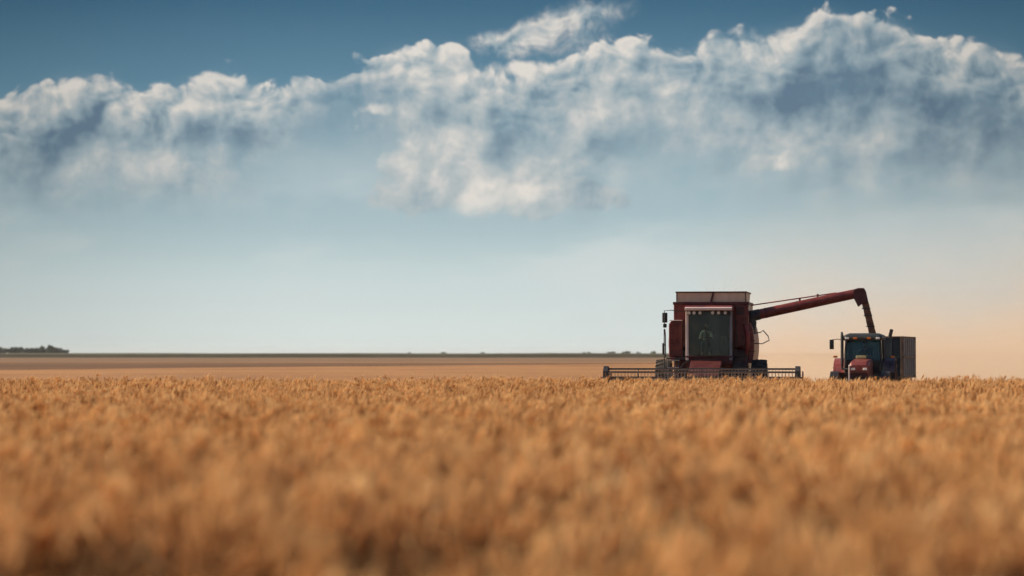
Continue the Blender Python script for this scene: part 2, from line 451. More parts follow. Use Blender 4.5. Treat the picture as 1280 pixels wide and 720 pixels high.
def person(parent_none, loc, rz, shirt, label, s=1.0, lean=0.12, hair=True, grip=0.36):
    """seated driver, hands out on a steering wheel; faces -y before rotation. One skinned body; clothes and hair are children."""
    root = thing('person', label, 'person', loc, rz)
    def skin(name, verts, edges, radii, m, par, root_i=0, sub=2):
        me = bpy.data.meshes.new(name); me.from_pydata(verts, edges, [])
        me.materials.append(m)
        o = bpy.data.objects.new(name, me); COL.objects.link(o); o.parent = par
        smod = o.modifiers.new('skin', 'SKIN'); smod.use_smooth_shade = True
        sk = me.skin_vertices[0].data
        for i, r_ in enumerate(radii):
            rr = r_ if isinstance(r_, tuple) else (r_, r_)
            sk[i].radius = rr; sk[i].use_root = (i == root_i)
        sb = o.modifiers.new('subdivision', 'SUBSURF'); sb.levels = sub; sb.render_levels = sub
        return o
    V, E, Rr = [], [], []
    def add(p, r_, to=None):
        V.append(tuple(q * s for q in p)); Rr.append(tuple(q * s for q in r_) if isinstance(r_, tuple) else r_ * s)
        if to is not None: E.append((to, len(V) - 1))
        return len(V) - 1
    L = lean
    pel = add((0, 0, 0.10), (0.15, 0.12))
    wst = add((0, -0.02 - L * 0.3, 0.28), (0.13, 0.10), pel)
    chs = add((0, -0.03 - L * 0.8, 0.46), (0.155, 0.11), wst)
    nk0 = add((0, -0.02 - L, 0.585), (0.075, 0.07), chs)
    nk = add((0, -0.04 - L, 0.66), (0.052, 0.052), nk0)
    h0 = add((0, -0.06 - L, 0.73), (0.066, 0.078), nk)
    h1 = add((0, -0.055 - L, 0.80), (0.076, 0.092), h0)
    add((0, -0.045 - L, 0.87), (0.06, 0.075), h1)
    nose = add((0, -0.155 - L, 0.765), 0.013, h0)
    for sg in (-1, 1):
        ear = add((sg * 0.088, -0.045 - L, 0.77), 0.014, h0)
        sh = add((sg * 0.19, -0.03 - L, 0.52), 0.062, nk0)
        el = add((sg * 0.25, -0.16 - L, 0.29), 0.043, sh)
        wr = add((sg * 0.16, -0.40 - L, grip), 0.028, el)
        pm = add((sg * 0.15, -0.47 - L, grip + 0.015), (0.034, 0.022), wr)
        for f, (dx, ln) in enumerate(((-0.027, 0.072), (-0.009, 0.08), (0.009, 0.076), (0.027, 0.06))):
            k = add((sg * 0.15 + dx, -0.515 - L, grip + 0.028), 0.0095, pm)
            k2 = add((sg * 0.15 + dx, -0.515 - L - ln * 0.35, grip + 0.004), 0.009, k)
            add((sg * 0.15 + dx, -0.51 - L - ln * 0.1, grip - 0.025), 0.008, k2)
        th = add((sg * 0.15 - sg * 0.036, -0.455 - L, grip - 0.005), 0.011, pm)
        add((sg * 0.15 - sg * 0.045, -0.50 - L, grip - 0.018), 0.009, th)
        hp = add((sg * 0.10, -0.04, 0.085), 0.088, pel)
        kn = add((sg * 0.15, -0.46, 0.12), 0.06, hp)
        ak = add((sg * 0.15, -0.50, -0.30), 0.042, kn)
        ft = add((sg * 0.15, -0.60, -0.36), 0.04, ak)
        add((sg * 0.15, -0.69, -0.375), 0.03, ft)
    body = skin('body', V, E, Rr, SKIN, root)
    # shirt and trousers follow the body a little outside it
    V2, E2, R2 = V, E, Rr
    V, E, Rr = [], [], []
    g = 0.014
    a0 = add((0, 0, 0.12), (0.16 + g, 0.125 + g)); a1 = add((0, -0.02 - L * 0.3, 0.28), (0.135 + g, 0.105 + g), a0)
    a2 = add((0, -0.03 - L * 0.8, 0.46), (0.16 + g, 0.115 + g), a1); a3 = add((0, -0.022 - L, 0.60), (0.07 + g, 0.068 + g), a2)
    for sg in (-1, 1):
        sh = add((sg * 0.19, -0.03 - L, 0.52), 0.064 + g, a3); el = add((sg * 0.25, -0.16 - L, 0.29), 0.045 + g, sh)
        add((sg * 0.228, -0.22 - L, 0.31), 0.042 + g, el)
    skin('shirt', V, E, Rr, shirt, body)
    V, E, Rr = [], [], []
    a0 = add((0, 0, 0.10), (0.155 + g, 0.122 + g))
    for sg in (-1, 1):
        hp = add((sg * 0.10, -0.04, 0.085), 0.09 + g, a0); kn = add((sg * 0.15, -0.46, 0.12), 0.062 + g, hp)
        add((sg * 0.15, -0.50, -0.27), 0.045 + g, kn)
    skin('trousers', V, E, Rr, TROUSER, body)
    if hair:
        V, E, Rr = [], [], []
        a0 = add((0, -0.02 - L, 0.80), (0.072, 0.08)); add((0, -0.04 - L, 0.88), (0.066, 0.082), a0); add((0, -0.005 - L, 0.73), 0.06, a0)
        skin('hair', V, E, Rr, HAIR, body)
    for sg in (-1, 1):
        e = MB()
        bmesh.ops.create_uvsphere(e.b, u_segments=8, v_segments=6, radius=0.011 * s)
        bmesh.ops.translate(e.b, verts=e.b.verts, vec=Vector((sg * 0.032, -0.142 - L, 0.79)) * s)
        e.build('eye', BLACK, body, smooth=True)
    mth = MB(); mth.box(-0.024 * s, 0.024 * s, (-0.139 - L) * s, (-0.128 - L) * s, 0.716 * s, 0.724 * s)
    mth.build('mouth', mat('lip', (0.3, 0.12, 0.09), 0.6), body)
    return root


# ------------------------------------------------------------------ combine harvester
def build_combine():
    root = thing('combine_harvester', 'dark red combine harvester with wide reel header and raised unloading auger', 'combine harvester', (8.0, 114.6, 0), R(-8))
    B = lambda: MB()
    # --- main body
    b = B()
    b.prism([(0.35, 1.0), (0.35, 2.05), (0.15, 2.15), (0.15, 3.92), (3.6, 3.92), (3.75, 3.3), (5.6, 3.1), (6.3, 2.6), (6.3, 1.5), (4.5, 0.95)], -1.50, 1.50)
    body = b.build('body', RED, root, bevel=0.03)
    # recessed seams and a darker lower band on the front bulkhead
    b = B(); b.box(0.96, 1.46, 0.128, 0.165, 2.2, 3.86); b.build('service_door', RED, root, bevel=0.015)
    b = B(); b.box(1.36, 1.40, 0.10, 0.135, 2.9, 3.1); b.build('door_handle', STEEL, root)
    b = B(); b.box(-1.52, 1.52, 0.10, 0.16, 3.86, 3.97); b.box(-1.53, -1.49, 0.1, 3.6, 3.86, 3.97); b.box(1.49, 1.53, 0.1, 3.6, 3.86, 3.97)
    b.build('tank_rim', DARKRED, root, bevel=0.01)
    # --- grain tank extension: four flared flaps with a dark rim and a strut
    fl = 0.03
    x0, x1, y0, y1, za, zb = -1.36, 1.38, 0.28, 3.3, 3.95, 4.35
    b = B()
    for (p, q) in (((x0, y0), (x1, y0)), ((x1, y0), (x1, y1)), ((x1, y1), (x0, y1)), ((x0, y1), (x0, y0))):
        mid = Vector(((x0 + x1) / 2, (y0 + y1) / 2))
        def pt(c, z, o):
            d = (Vector(c) - mid); d = Vector((math.copysign(1, d.x), math.copysign(1, d.y)))
            e = Vector(c) + d * o
            return (e.x, e.y, z)
        b.loft([[pt(p, za, 0), pt(q, za, 0), pt(q, za, -0.02), pt(p, za, -0.02)], [pt(p, zb, fl), pt(q, zb, fl), pt(q, zb, fl - 0.02), pt(p, zb, fl - 0.02)]])
    ext = b.build('tank_extension', CREAM, root)
    b = B()
    e = 0.05
    b.tube([(x0 - e, y0 - e, zb + .015), (x1 + e, y0 - e, zb + .015), (x1 + e, y1 + e, zb + .015), (x0 - e, y1 + e, zb + .015), (x0 - e, y0 - e, zb + .015)], 0.032, 6)
    b.build('rim_rail', STEEL, ext)
    b = B(); b.box(0.01, 0.09, y0 - 0.085, y0 - 0.035, za - 0.02, zb + 0.0, rot=Matrix.Rotation(R(14), 3, 'Y').to_quaternion()); b.build('strut', DARKRED, ext)
    for xa in (x0 - 0.045, x1 + 0.005):
        b = B(); b.box(xa, xa + 0.04, y0 - 0.06, y0 - 0.03, za, zb); b.build('corner_post', DARKRED, ext)
    b = B(); b.tube([(1.36, 0.08, 3.05), (1.47, 0.03, 2.75), (1.49, 0.02, 2.35), (1.43, 0.05, 1.85)], [0.06, 0.10, 0.10, 0.07], 10); b.build('drive_guard', RED2, root, smooth=True)
    b = B(); b.box(1.0, 1.34, 0.10, 0.126, 3.45, 3.78); vg = b.build('vent_panel', DARKRED, root, bevel=0.01)
    for k in range(5):
        b = B(); b.box(1.03, 1.31, 0.085, 0.102, 3.48 + k * 0.06, 3.50 + k * 0.06); b.build('louvre', STEEL, vg)
    b = B(); b.tube([(1.02, 0.04, 2.0), (1.05, -0.02, 2.6), (1.0, 0.05, 3.3)], 0.022, 6); b.build('hydraulic_hose', BLACK, root)
    for zz in (2.28, 2.98):
        b = B(); b.box(-1.6, -1.2, -0.118, -0.098, zz, zz + 0.02); b.build('panel_seam', DARKRED, root)
    # --- side shields
    def shield(sg, x, z0, z1, m, y0=0.5, y1=4.3, bul=0.22):
        b = B(); rings = []
        for i in range(9):
            t = i / 8; z = z0 + (z1 - z0) * t
            k = bul * (math.sin(math.pi * min(1, 0.12 + t * 0.86)) ** 0.5)
            rings.append([(x, y0, z), (x + sg * k, y0 + 0.03, z), (x + sg * (k + 0.02), (y0 + y1) / 2, z), (x + sg * k, y1 - 0.03, z), (x, y1, z)])
        b.loft(rings)
        return b.build('side_shield', m, root, bevel=0.01)
    sh_r = shield(1, 1.505, 1.5, 3.14, RED2)  # sunlit look of the shields is put into this lighter red
    for z in (1.95, 2.4, 2.85):
        b = B(); b.box(1.5, 1.755, 0.49, 0.515, z, z + 0.025); b.build('rib', DARKRED, sh_r)
    sh_l = shield(-1, -1.505, 1.6, 3.2, RED2, bul=0.24)
    # forward engine-side housing on the left of the cab
    b = B(); b.prism([(-1.68, 1.75), (-1.68, 3.08), (-1.58, 3.2), (-1.13, 3.2), (-1.13, 1.75)], -0.1, 0.34, axis='y')
    lh = b.build('front_side_panel', RED, root, bevel=0.03)
    b = B(); b.box(-1.66, -1.14, -0.12, 0.3, 3.203, 3.235); b.build('lit_top_edge', PALE, lh, bevel=0.008)  # sunlit top edge of the panel, painted as a pale strip
    b = B(); b.tube([(-1.63, -0.13, 1.8), (-1.63, -0.13, 2.4)], 0.012, 6); b.box(-1.62, -1.2, -0.108, -0.1, 2.42, 2.435); b.build('edge_trim', DARKRED, lh)
    # --- cab
    b = B()
    b.box(-0.93, 0.93, -0.95, 0.2, 1.72, 1.80)
    b.prism([(-0.90, 1.46), (-0.90, 1.72), (0.1, 1.72), (0.1, 1.2), (-0.5, 1.2)], -0.90, 0.90)
    cab = b.build('cab', DARKRED, root, bevel=0.02)
    b = B()
    b.prism([(-1.18, 3.62), (-1.16, 3.72), (-0.9, 3.80), (0.12, 3.82), (0.12, 3.6), (-0.9, 3.58)], -0.95, 0.95)
    b.build('roof', RED, cab, bevel=0.03)
    b = B(); b.prism([(-1.24, 3.62), (-1.24, 3.71), (-1.17, 3.735), (-1.17, 3.60)], -0.94, 0.94); b.build('visor', PALE, cab, bevel=0.01)
    b = B(); b.box(-0.86, 0.86, -1.02, -0.93, 3.42, 3.585); b.build('light_bar', BLACK, cab, bevel=0.01)
    for px in (575, 605, 640, 715, 750, 790):
        x = ((740 + px / 4.74) - 640) / 31.3 - 7.86
        b = B(); b.tube([(x, -1.035, 3.51), (x, -1.055, 3.51)], 0.058, 12); b.tube([(x, -0.99, 3.51), (x, -1.04, 3.51)], 0.066, 12)
        b.build('work_light', LAMP, cab)
    b = B()
    n = 8
    ws = []
    for i in range(n + 1):                   # slightly curved windscreen
        t = -1 + 2 * i / n
        ws.append((t * 0.80, -0.90 - 0.13 * (1 - t * t)))
    b.loft([[(x, y, 1.80) for x, y in ws] + [(x, y + 0.012, 1.80) for x, y in ws[::-1]], [(x, y, 3.56) for x, y in ws] + [(x, y + 0.012, 3.56) for x, y in ws[::-1]]])
    b.build('windscreen', GLASS, cab)
    for sg, m in ((-1, PALE), (1, mat('shaded_pillar_paint', (0.2, 0.22, 0.24), 0.4, dust=0.2))):  # left pillar painted as lit, right one as shaded
        b = B(); b.loft([[(sg * 0.815, -0.93, 1.62), (sg * 0.93, -0.93, 1.62), (sg * 0.93, -0.80, 1.62), (sg * 0.815, -0.80, 1.62)], [(sg * 0.82, -0.93, 3.59), (sg * 0.93, -0.93, 3.59), (sg * 0.93, -0.8, 3.59), (sg * 0.82, -0.8, 3.59)]])
        b.build('pillar', m, cab, bevel=0.015)
        b = B(); b.box(sg * 0.90, sg * 0.912, -0.79, 0.1, 1.8, 3.58); b.build('side_window', GLASS, cab)
        b = B(); b.box(sg * 0.87, sg * 0.93, 0.06, 0.148, 1.8, 3.58); b.build('rear_pillar', RED, cab)
    b = B(); b.box(-0.86, 0.86, 0.10, 0.147, 1.8, 3.58); b.build('rear_wall', mat('cab_lining', (0.02, 0.026, 0.021), 0.9), cab)
    b = B(); b.tube([(0.15, -1.03, 1.84), (-0.05, -1.055, 2.5)], 0.012, 6); b.box(-0.08, -0.04, -1.06, -1.045, 2.2, 3.0, rot=Matrix.Rotation(R(-16), 3, 'Y').to_quaternion()); b.build('wiper', BLACK, cab)
    b = B()
    b.box(-0.39, 0.11, -0.28, 0.05, 2.06, 2.2); b.box(-0.37, 0.09, -0.04, 0.07, 2.2, 2.82); b.box(-0.27, -0.01, -0.03, 0.05, 2.84, 3.02)
    b.build('seat', CLOTH, cab, bevel=0.04)
    b = B(); b.tube([(-0.14, -0.72, 1.8), (-0.14, -0.62, 2.42)], 0.045, 8)
    cc = Vector((-0.14, -0.62, 2.46)); nv = Vector((0, 0.35, 1)).normalized(); u = Vector((1, 0, 0)); v = nv.cross(u)
    b.tube([cc + (u * math.cos(a) + v * math.sin(a)) * 0.2 for a in np.linspace(0, 2 * math.pi, 21)], 0.016, 6)
    for a in (0.5, 2.6, 4.7): b.tube([cc, cc + (u * math.cos(a) + v * math.sin(a)) * 0.2], 0.012, 5)
    b.build('steering_wheel', BLACK, cab)
    b = B(); b.box(0.42, 0.72, -0.5, 0.06, 1.8, 2.38); b.box(0.44, 0.68, -0.62, -0.42, 2.38, 2.58); b.build('console', mat('grey_console', (0.30, 0.30, 0.28), 0.6), cab, bevel=0.03)
    # --- mirrors
    b = B(); b.tube([(-0.95, -0.95, 3.56), (-1.5, -1.0, 3.62), (-1.78, -0.98, 3.6), (-1.78, -0.98, 3.05)], 0.018, 6)
    ma = b.build('mirror_arm', STEEL, root)
    b = B(); b.box(-1.87, -1.66, -0.98, -0.9, 3.12, 3.52); b.build('mirror', BLACK, ma, bevel=0.03)
    b = B(); b.box(-1.84, -1.69, -0.965, -0.9, 2.92, 3.08); b.build('convex_mirror', BLACK, ma, bevel=0.03)
    b = B(); b.tube([(1.62, 0.6, 2.3), (2.05, 0.52, 2.28), (2.33, 0.5, 2.42), (2.28, 0.5, 2.6), (2.08, 0.5, 2.82), (1.98, 0.5, 2.74), (1.7, 0.6, 2.7)], 0.022, 6)
    b.build('ladder_rail', STEEL, root)
    # --- access platform, ladder and rail (left of the cab)
    b = B(); b.box(-1.72, -0.94, -0.85, -0.12, 1.66, 1.72)
    plat = b.build('platform', STEEL, root, bevel=0.01)
    b = B()
    b.tube([(-1.80, -0.85, 1.0), (-1.80, -0.85, 2.86), (-1.80, -0.55, 2.86), (-1.80, -0.25, 2.6), (-1.80, -0.2, 1.72)], 0.022, 6)
    b.tube([(-1.80, -0.85, 2.25), (-1.80, -0.25, 2.2)], 0.018, 6)
    b.tube([(-1.84, -0.86, 1.85), (-1.84, -0.86, 2.3)], 0.04, 6)
    b.build('handrail', STEEL, plat)
    b = B()
    for sg in (-1.62, -1.2): b.tube([(sg, -0.85, 1.7), (sg - 0.05, -1.2, 0.55)], 0.028, 6)
    lad = b.build('ladder', STEEL, root)
    for k in range(4):
        t = (k + 0.3) / 4; y = -0.85 - 0.35 * t; z = 1.7 - 1.15 * t
        b = B(); b.box(-1.66 - 0.05 * t, -1.18 - 0.05 * t, y - 0.09, y + 0.09, z - 0.02, z + 0.02); b.build('step', BRIGHT, lad)
    # --- wheels
    wheel(root, (-1.93, 0.55, 0.83), 0.83, 0.62, 0.40, 20, -1)
    wheel(root, (1.93, 0.55, 0.83), 0.83, 0.62, 0.40, 20, 1)
    wheel(root, (-1.35, 4.9, 0.52), 0.52, 0.36, 0.26, 16, -1)
    wheel(root, (1.35, 4.9, 0.52), 0.52, 0.36, 0.26, 16, 1)
    b = B(); b.box(-1.75, 1.75, 0.42, 0.68, 0.7, 0.98); b.build('axle', STEEL, root, bevel=0.03)
    b = B(); b.tube([(-1.3, 4.9, 0.52), (1.3, 4.9, 0.52)], 0.07, 8); b.build('axle', STEEL, root)
    # --- lower front machinery in shade under the cab
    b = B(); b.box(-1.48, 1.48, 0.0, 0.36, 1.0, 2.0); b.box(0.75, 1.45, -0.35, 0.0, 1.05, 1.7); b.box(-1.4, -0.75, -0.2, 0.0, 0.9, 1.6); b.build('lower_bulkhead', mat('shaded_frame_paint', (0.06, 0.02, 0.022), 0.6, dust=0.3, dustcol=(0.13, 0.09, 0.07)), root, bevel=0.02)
    b = B(); b.tube([(1.15, -0.42, 1.3), (1.15, -0.36, 1.3)], 0.27, 20); b.tube([(0.85, -0.42, 1.12), (0.85, -0.36, 1.12)], 0.14, 16); b.build('drive_pulley', STEEL, root)
    b = B(); b.tube([(-0.8, -0.9, 1.6), (-0.95, -1.6, 1.5), (-1.1, -2.9, 1.15)], 0.025, 6); b.tube([(-0.7, -0.9, 1.55), (-0.8, -1.7, 1.35), (-0.9, -2.9, 1.1)], 0.02, 6); b.build('hydraulic_hose', BLACK, root)
    # --- feeder house
    b = B(); b.prism([(-0.3, 1.0), (-0.35, 1.62), (-0.9, 1.62), (-3.0, 1.02), (-3.0, 0.35)], -0.72, 0.52); b.build('feeder_house', DARKRED, root, bevel=0.02)
    # --- header
    hx0, hx1 = -3.92, 3.80
    b = B()
    b.box(hx0, hx1, -3.10, -3.02, 0.28, 0.90)
    b.prism([(-3.1, 0.28), (-3.1, 0.36), (-4.1, 0.22), (-4.1, 0.18)], hx0, hx1)
    hd = b.build('header', DARKRED, root, bevel=0.01)
    b = B(); b.box(hx0, hx1, -3.14, -3.0, 0.90, 0.97); b.build('top_beam', STEEL, hd, bevel=0.01)
    b = B(); b.tube([(hx0 + 0.1, -3.42, 0.55), (hx1 - 0.1, -3.42, 0.55)], 0.19, 14)
    for k in range(150):
        t = k / 149; x = hx0 + 0.15 + (hx1 - hx0 - 0.3) * t; sgn = 1 if t < 0.5 else -1
        a = sgn * k * 0.55
        p = Vector((x, -3.42, 0.55)); q = p + Vector((0, math.cos(a), math.sin(a))) * 0.29
        b.tube([p, q], 0.03, 4)
    b.build('header_auger', STEEL, hd)
    b = B(); b.box(hx0, hx1, -4.16, -4.08, 0.17, 0.20)
    for k in range(100):
        x = hx0 + 0.05 + k * (hx1 - hx0 - 0.1) / 99; b.loft([[(x - 0.025, -4.16, 0.18), (x + 0.025, -4.16, 0.18), (x + 0.025, -4.16, 0.2), (x - 0.025, -4.16, 0.2)], [(x - .004, -4.27, 0.185), (x + .004, -4.27, .185), (x + .004, -4.27, .193), (x - .004, -4.27, .193)]])
    b.build('cutter_bar', BRIGHT, hd)
    for x, sg in ((hx0, -1), (hx1, 1)):
        b = B(); b.prism([(-3.0, 0.2), (-3.0, 1.16), (-3.5, 1.2), (-4.1, 0.8), (-4.9, 0.28), (-4.9, 0.2)], x - 0.04 if sg < 0 else x, x if sg < 0 else x + 0.04); b.build('end_panel', DARKRED, hd, bevel=0.01)
        b = B(); b.loft([[(x - 0.14, -4.1, 0.2), (x + 0.14, -4.1, 0.2), (x + 0.1, -4.1, 0.98), (x - 0.1, -4.1, 0.98)], [(x - 0.09, -4.7, 0.2), (x + 0.09, -4.7, 0.2), (x + 0.06, -4.7, 0.78), (x - 0.06, -4.7, 0.78)], [(x - .02, -5.35, .15), (x + .02, -5.35, .15), (x + .02, -5.35, .25), (x - .02, -5.35, .25)]]); b.build('crop_divider', DARKRED, hd, bevel=0.02)
        b = B(); b.prism([(-3.0, 1.02), (-3.0, 1.14), (-4.1, 1.0), (-4.25, 0.9), (-4.1, 0.84)], x + sg * 0.05 - 0.03 - sg * 0.25, x + sg * 0.05 + 0.03 - sg * 0.25); b.build('reel_arm', STEEL, hd)
        b = B(); b.prism([(-4.55, 0.62), (-4.5, 1.2), (-4.2, 1.40), (-3.9, 1.34), (-3.65, 1.0), (-3.8, 0.5)], x - sg * 0.14 - 0.10, x - sg * 0.14 + 0.10); b.build('reel_end_shield', STEEL, hd, bevel=0.015)
        b = B(); b.tube([(x - sg * .2, -3.1, 0.7), (x - sg * .2, -3.7, 0.98)], 0.035, 8); b.build('lift_cylinder', BRIGHT, hd)
    ry, rz_, rr = -4.1, 0.84, 0.47
    b = B(); b.tube([(hx0 + 0.15, ry, rz_), (hx1 - 0.15, ry, rz_)], 0.07, 10)
    nb = 6
    for k in range(nb):
        a = 2 * math.pi * (k + 0.25) / nb
        y, z = ry + rr * math.cos(a), rz_ + rr * math.sin(a)
        b.tube([(hx0 + 0.15, y, z), (hx1 - 0.15, y, z)], 0.03, 6)
        for xs in np.linspace(hx0 + 0.15, hx1 - 0.15, 7): b.tube([(xs, ry, rz_), (xs, y, z)], 0.016, 5)
    for xs in (hx0 + 0.15, hx1 - 0.15):
        b.tube([(xs, ry + rr * math.cos(a), rz_ + rr * math.sin(a)) for a in np.linspace(0, 2 * math.pi, 25)], 0.022, 6)
    b.build('reel', STEEL, hd)
    for k in range(nb):
        b = B()
        a = 2 * math.pi * (k + 0.25) / nb
        y, z = ry + rr * math.cos(a), rz_ + rr * math.sin(a)
        b.box(hx0 + 0.2, hx1 - 0.2, y - 0.012, y + 0.012, z - 0.05, z - 0.024)
        for x in np.arange(hx0 + 0.22, hx1 - 0.2, 0.13): b.tube([(x, y, z), (x, y - 0.03, z - 0.33)], 0.0085, 4)
        b.build('tine_bar', mat('pale_tine_steel', (0.5, 0.40, 0.30), 0.5, metal=0.2), hd)
    # --- unloading auger
    p0 = Vector((1.62, 1.25, 3.42)); tip = Vector((5.86, 1.55, 4.33))
    dr = (tip - p0).normalized()
    b = B(); b.tube([p0, tip], [0.21, 0.195], 18)
    ua = b.build('unloading_auger', RED, root, smooth=False)
    for t in (0.12, 0.42, 0.72, 0.93):
        b = B(); q = p0.lerp(tip, t); b.tube([q, q + dr * 0.05], 0.225 - 0.04 * t, 18); b.build('flange', DARKRED, ua)
    b = B(); b.tube([p0 + Vector((-0.08, 0, 0.42)), p0.lerp(tip, 0.45) + Vector((0, 0, 0.30)), p0.lerp(tip, 0.8) + Vector((0, 0, 0.2))], 0.028, 6)
    for t in (0.45, 0.62): 
        q = p0.lerp(tip, t); b.box(q.x - 0.04, q.x + 0.04, q.y - 0.03, q.y + 0.03, q.z + 0.15, q.z + 0.32)
    b.build('support_pipe', RED2, ua)
    b = B(); b.tube([(1.52, 1.25, 2.7), (1.55, 1.25, 3.2), p0 - dr * 0.02, p0 + dr * 0.3], [0.22, 0.24, 0.25, 0.22], 16); b.build('elbow', STEEL, ua)
    t_ = tip
    b = B(); b.prism([(t_.x - 0.2, t_.z + 0.14), (t_.x + 0.02, t_.z + 0.21), (t_.x + 0.26, t_.z + 0.21), (t_.x + 0.34, t_.z + 0.06), (t_.x + 0.44, t_.z - 0.40), (t_.x + 0.16, t_.z - 0.44), (t_.x + 0.02, t_.z - 0.56), (t_.x - 0.16, t_.z - 0.20)], t_.y - 0.2, t_.y + 0.2, axis='y')
    b.build('spout_hood', DARKRED, ua, bevel=0.03)
    b = B()
    q0 = Vector((t_.x + 0.28, t_.y, t_.z - 0.30)); q1 = Vector((t_.x + 0.62, t_.y, t_.z - 1.75))
    rings = []
    for k in range(9):
        t = k / 8; c_ = q0.lerp(q1, t); w_ = 0.135 + 0.012 * (k % 2); 
        rings.append([(c_.x - w_, c_.y - w_, c_.z), (c_.x + w_, c_.y - w_, c_.z), (c_.x + w_, c_.y + w_, c_.z), (c_.x - w_, c_.y + w_, c_.z)])
    b.loft(rings); b.build('spout_chute', CHUTE, ua, bevel=0.02)
    for t in (0.22, 0.42, 0.72):
        q = q0.lerp(q1, t); b = B(); b.box(q.x - 0.19, q.x + 0.16, q.y - 0.16, q.y + 0.16, q.z - 0.02, q.z + 0.02); b.build('hose_clip', STEEL, ua)
    root2 = person(None, (0, 0, 0), 0, SHIRT, 'driver in a pale shirt seated in the combine harvester cab')
    M = Matrix.Rotation(R(-8), 4, 'Z'); pos = M @ Vector((-0.14, -0.16, 2.2))
    root2.location = (8.0 + pos.x, 114.6 + pos.y, pos.z - 0.0); root2.rotation_euler = (0, 0, R(-8))
    return root


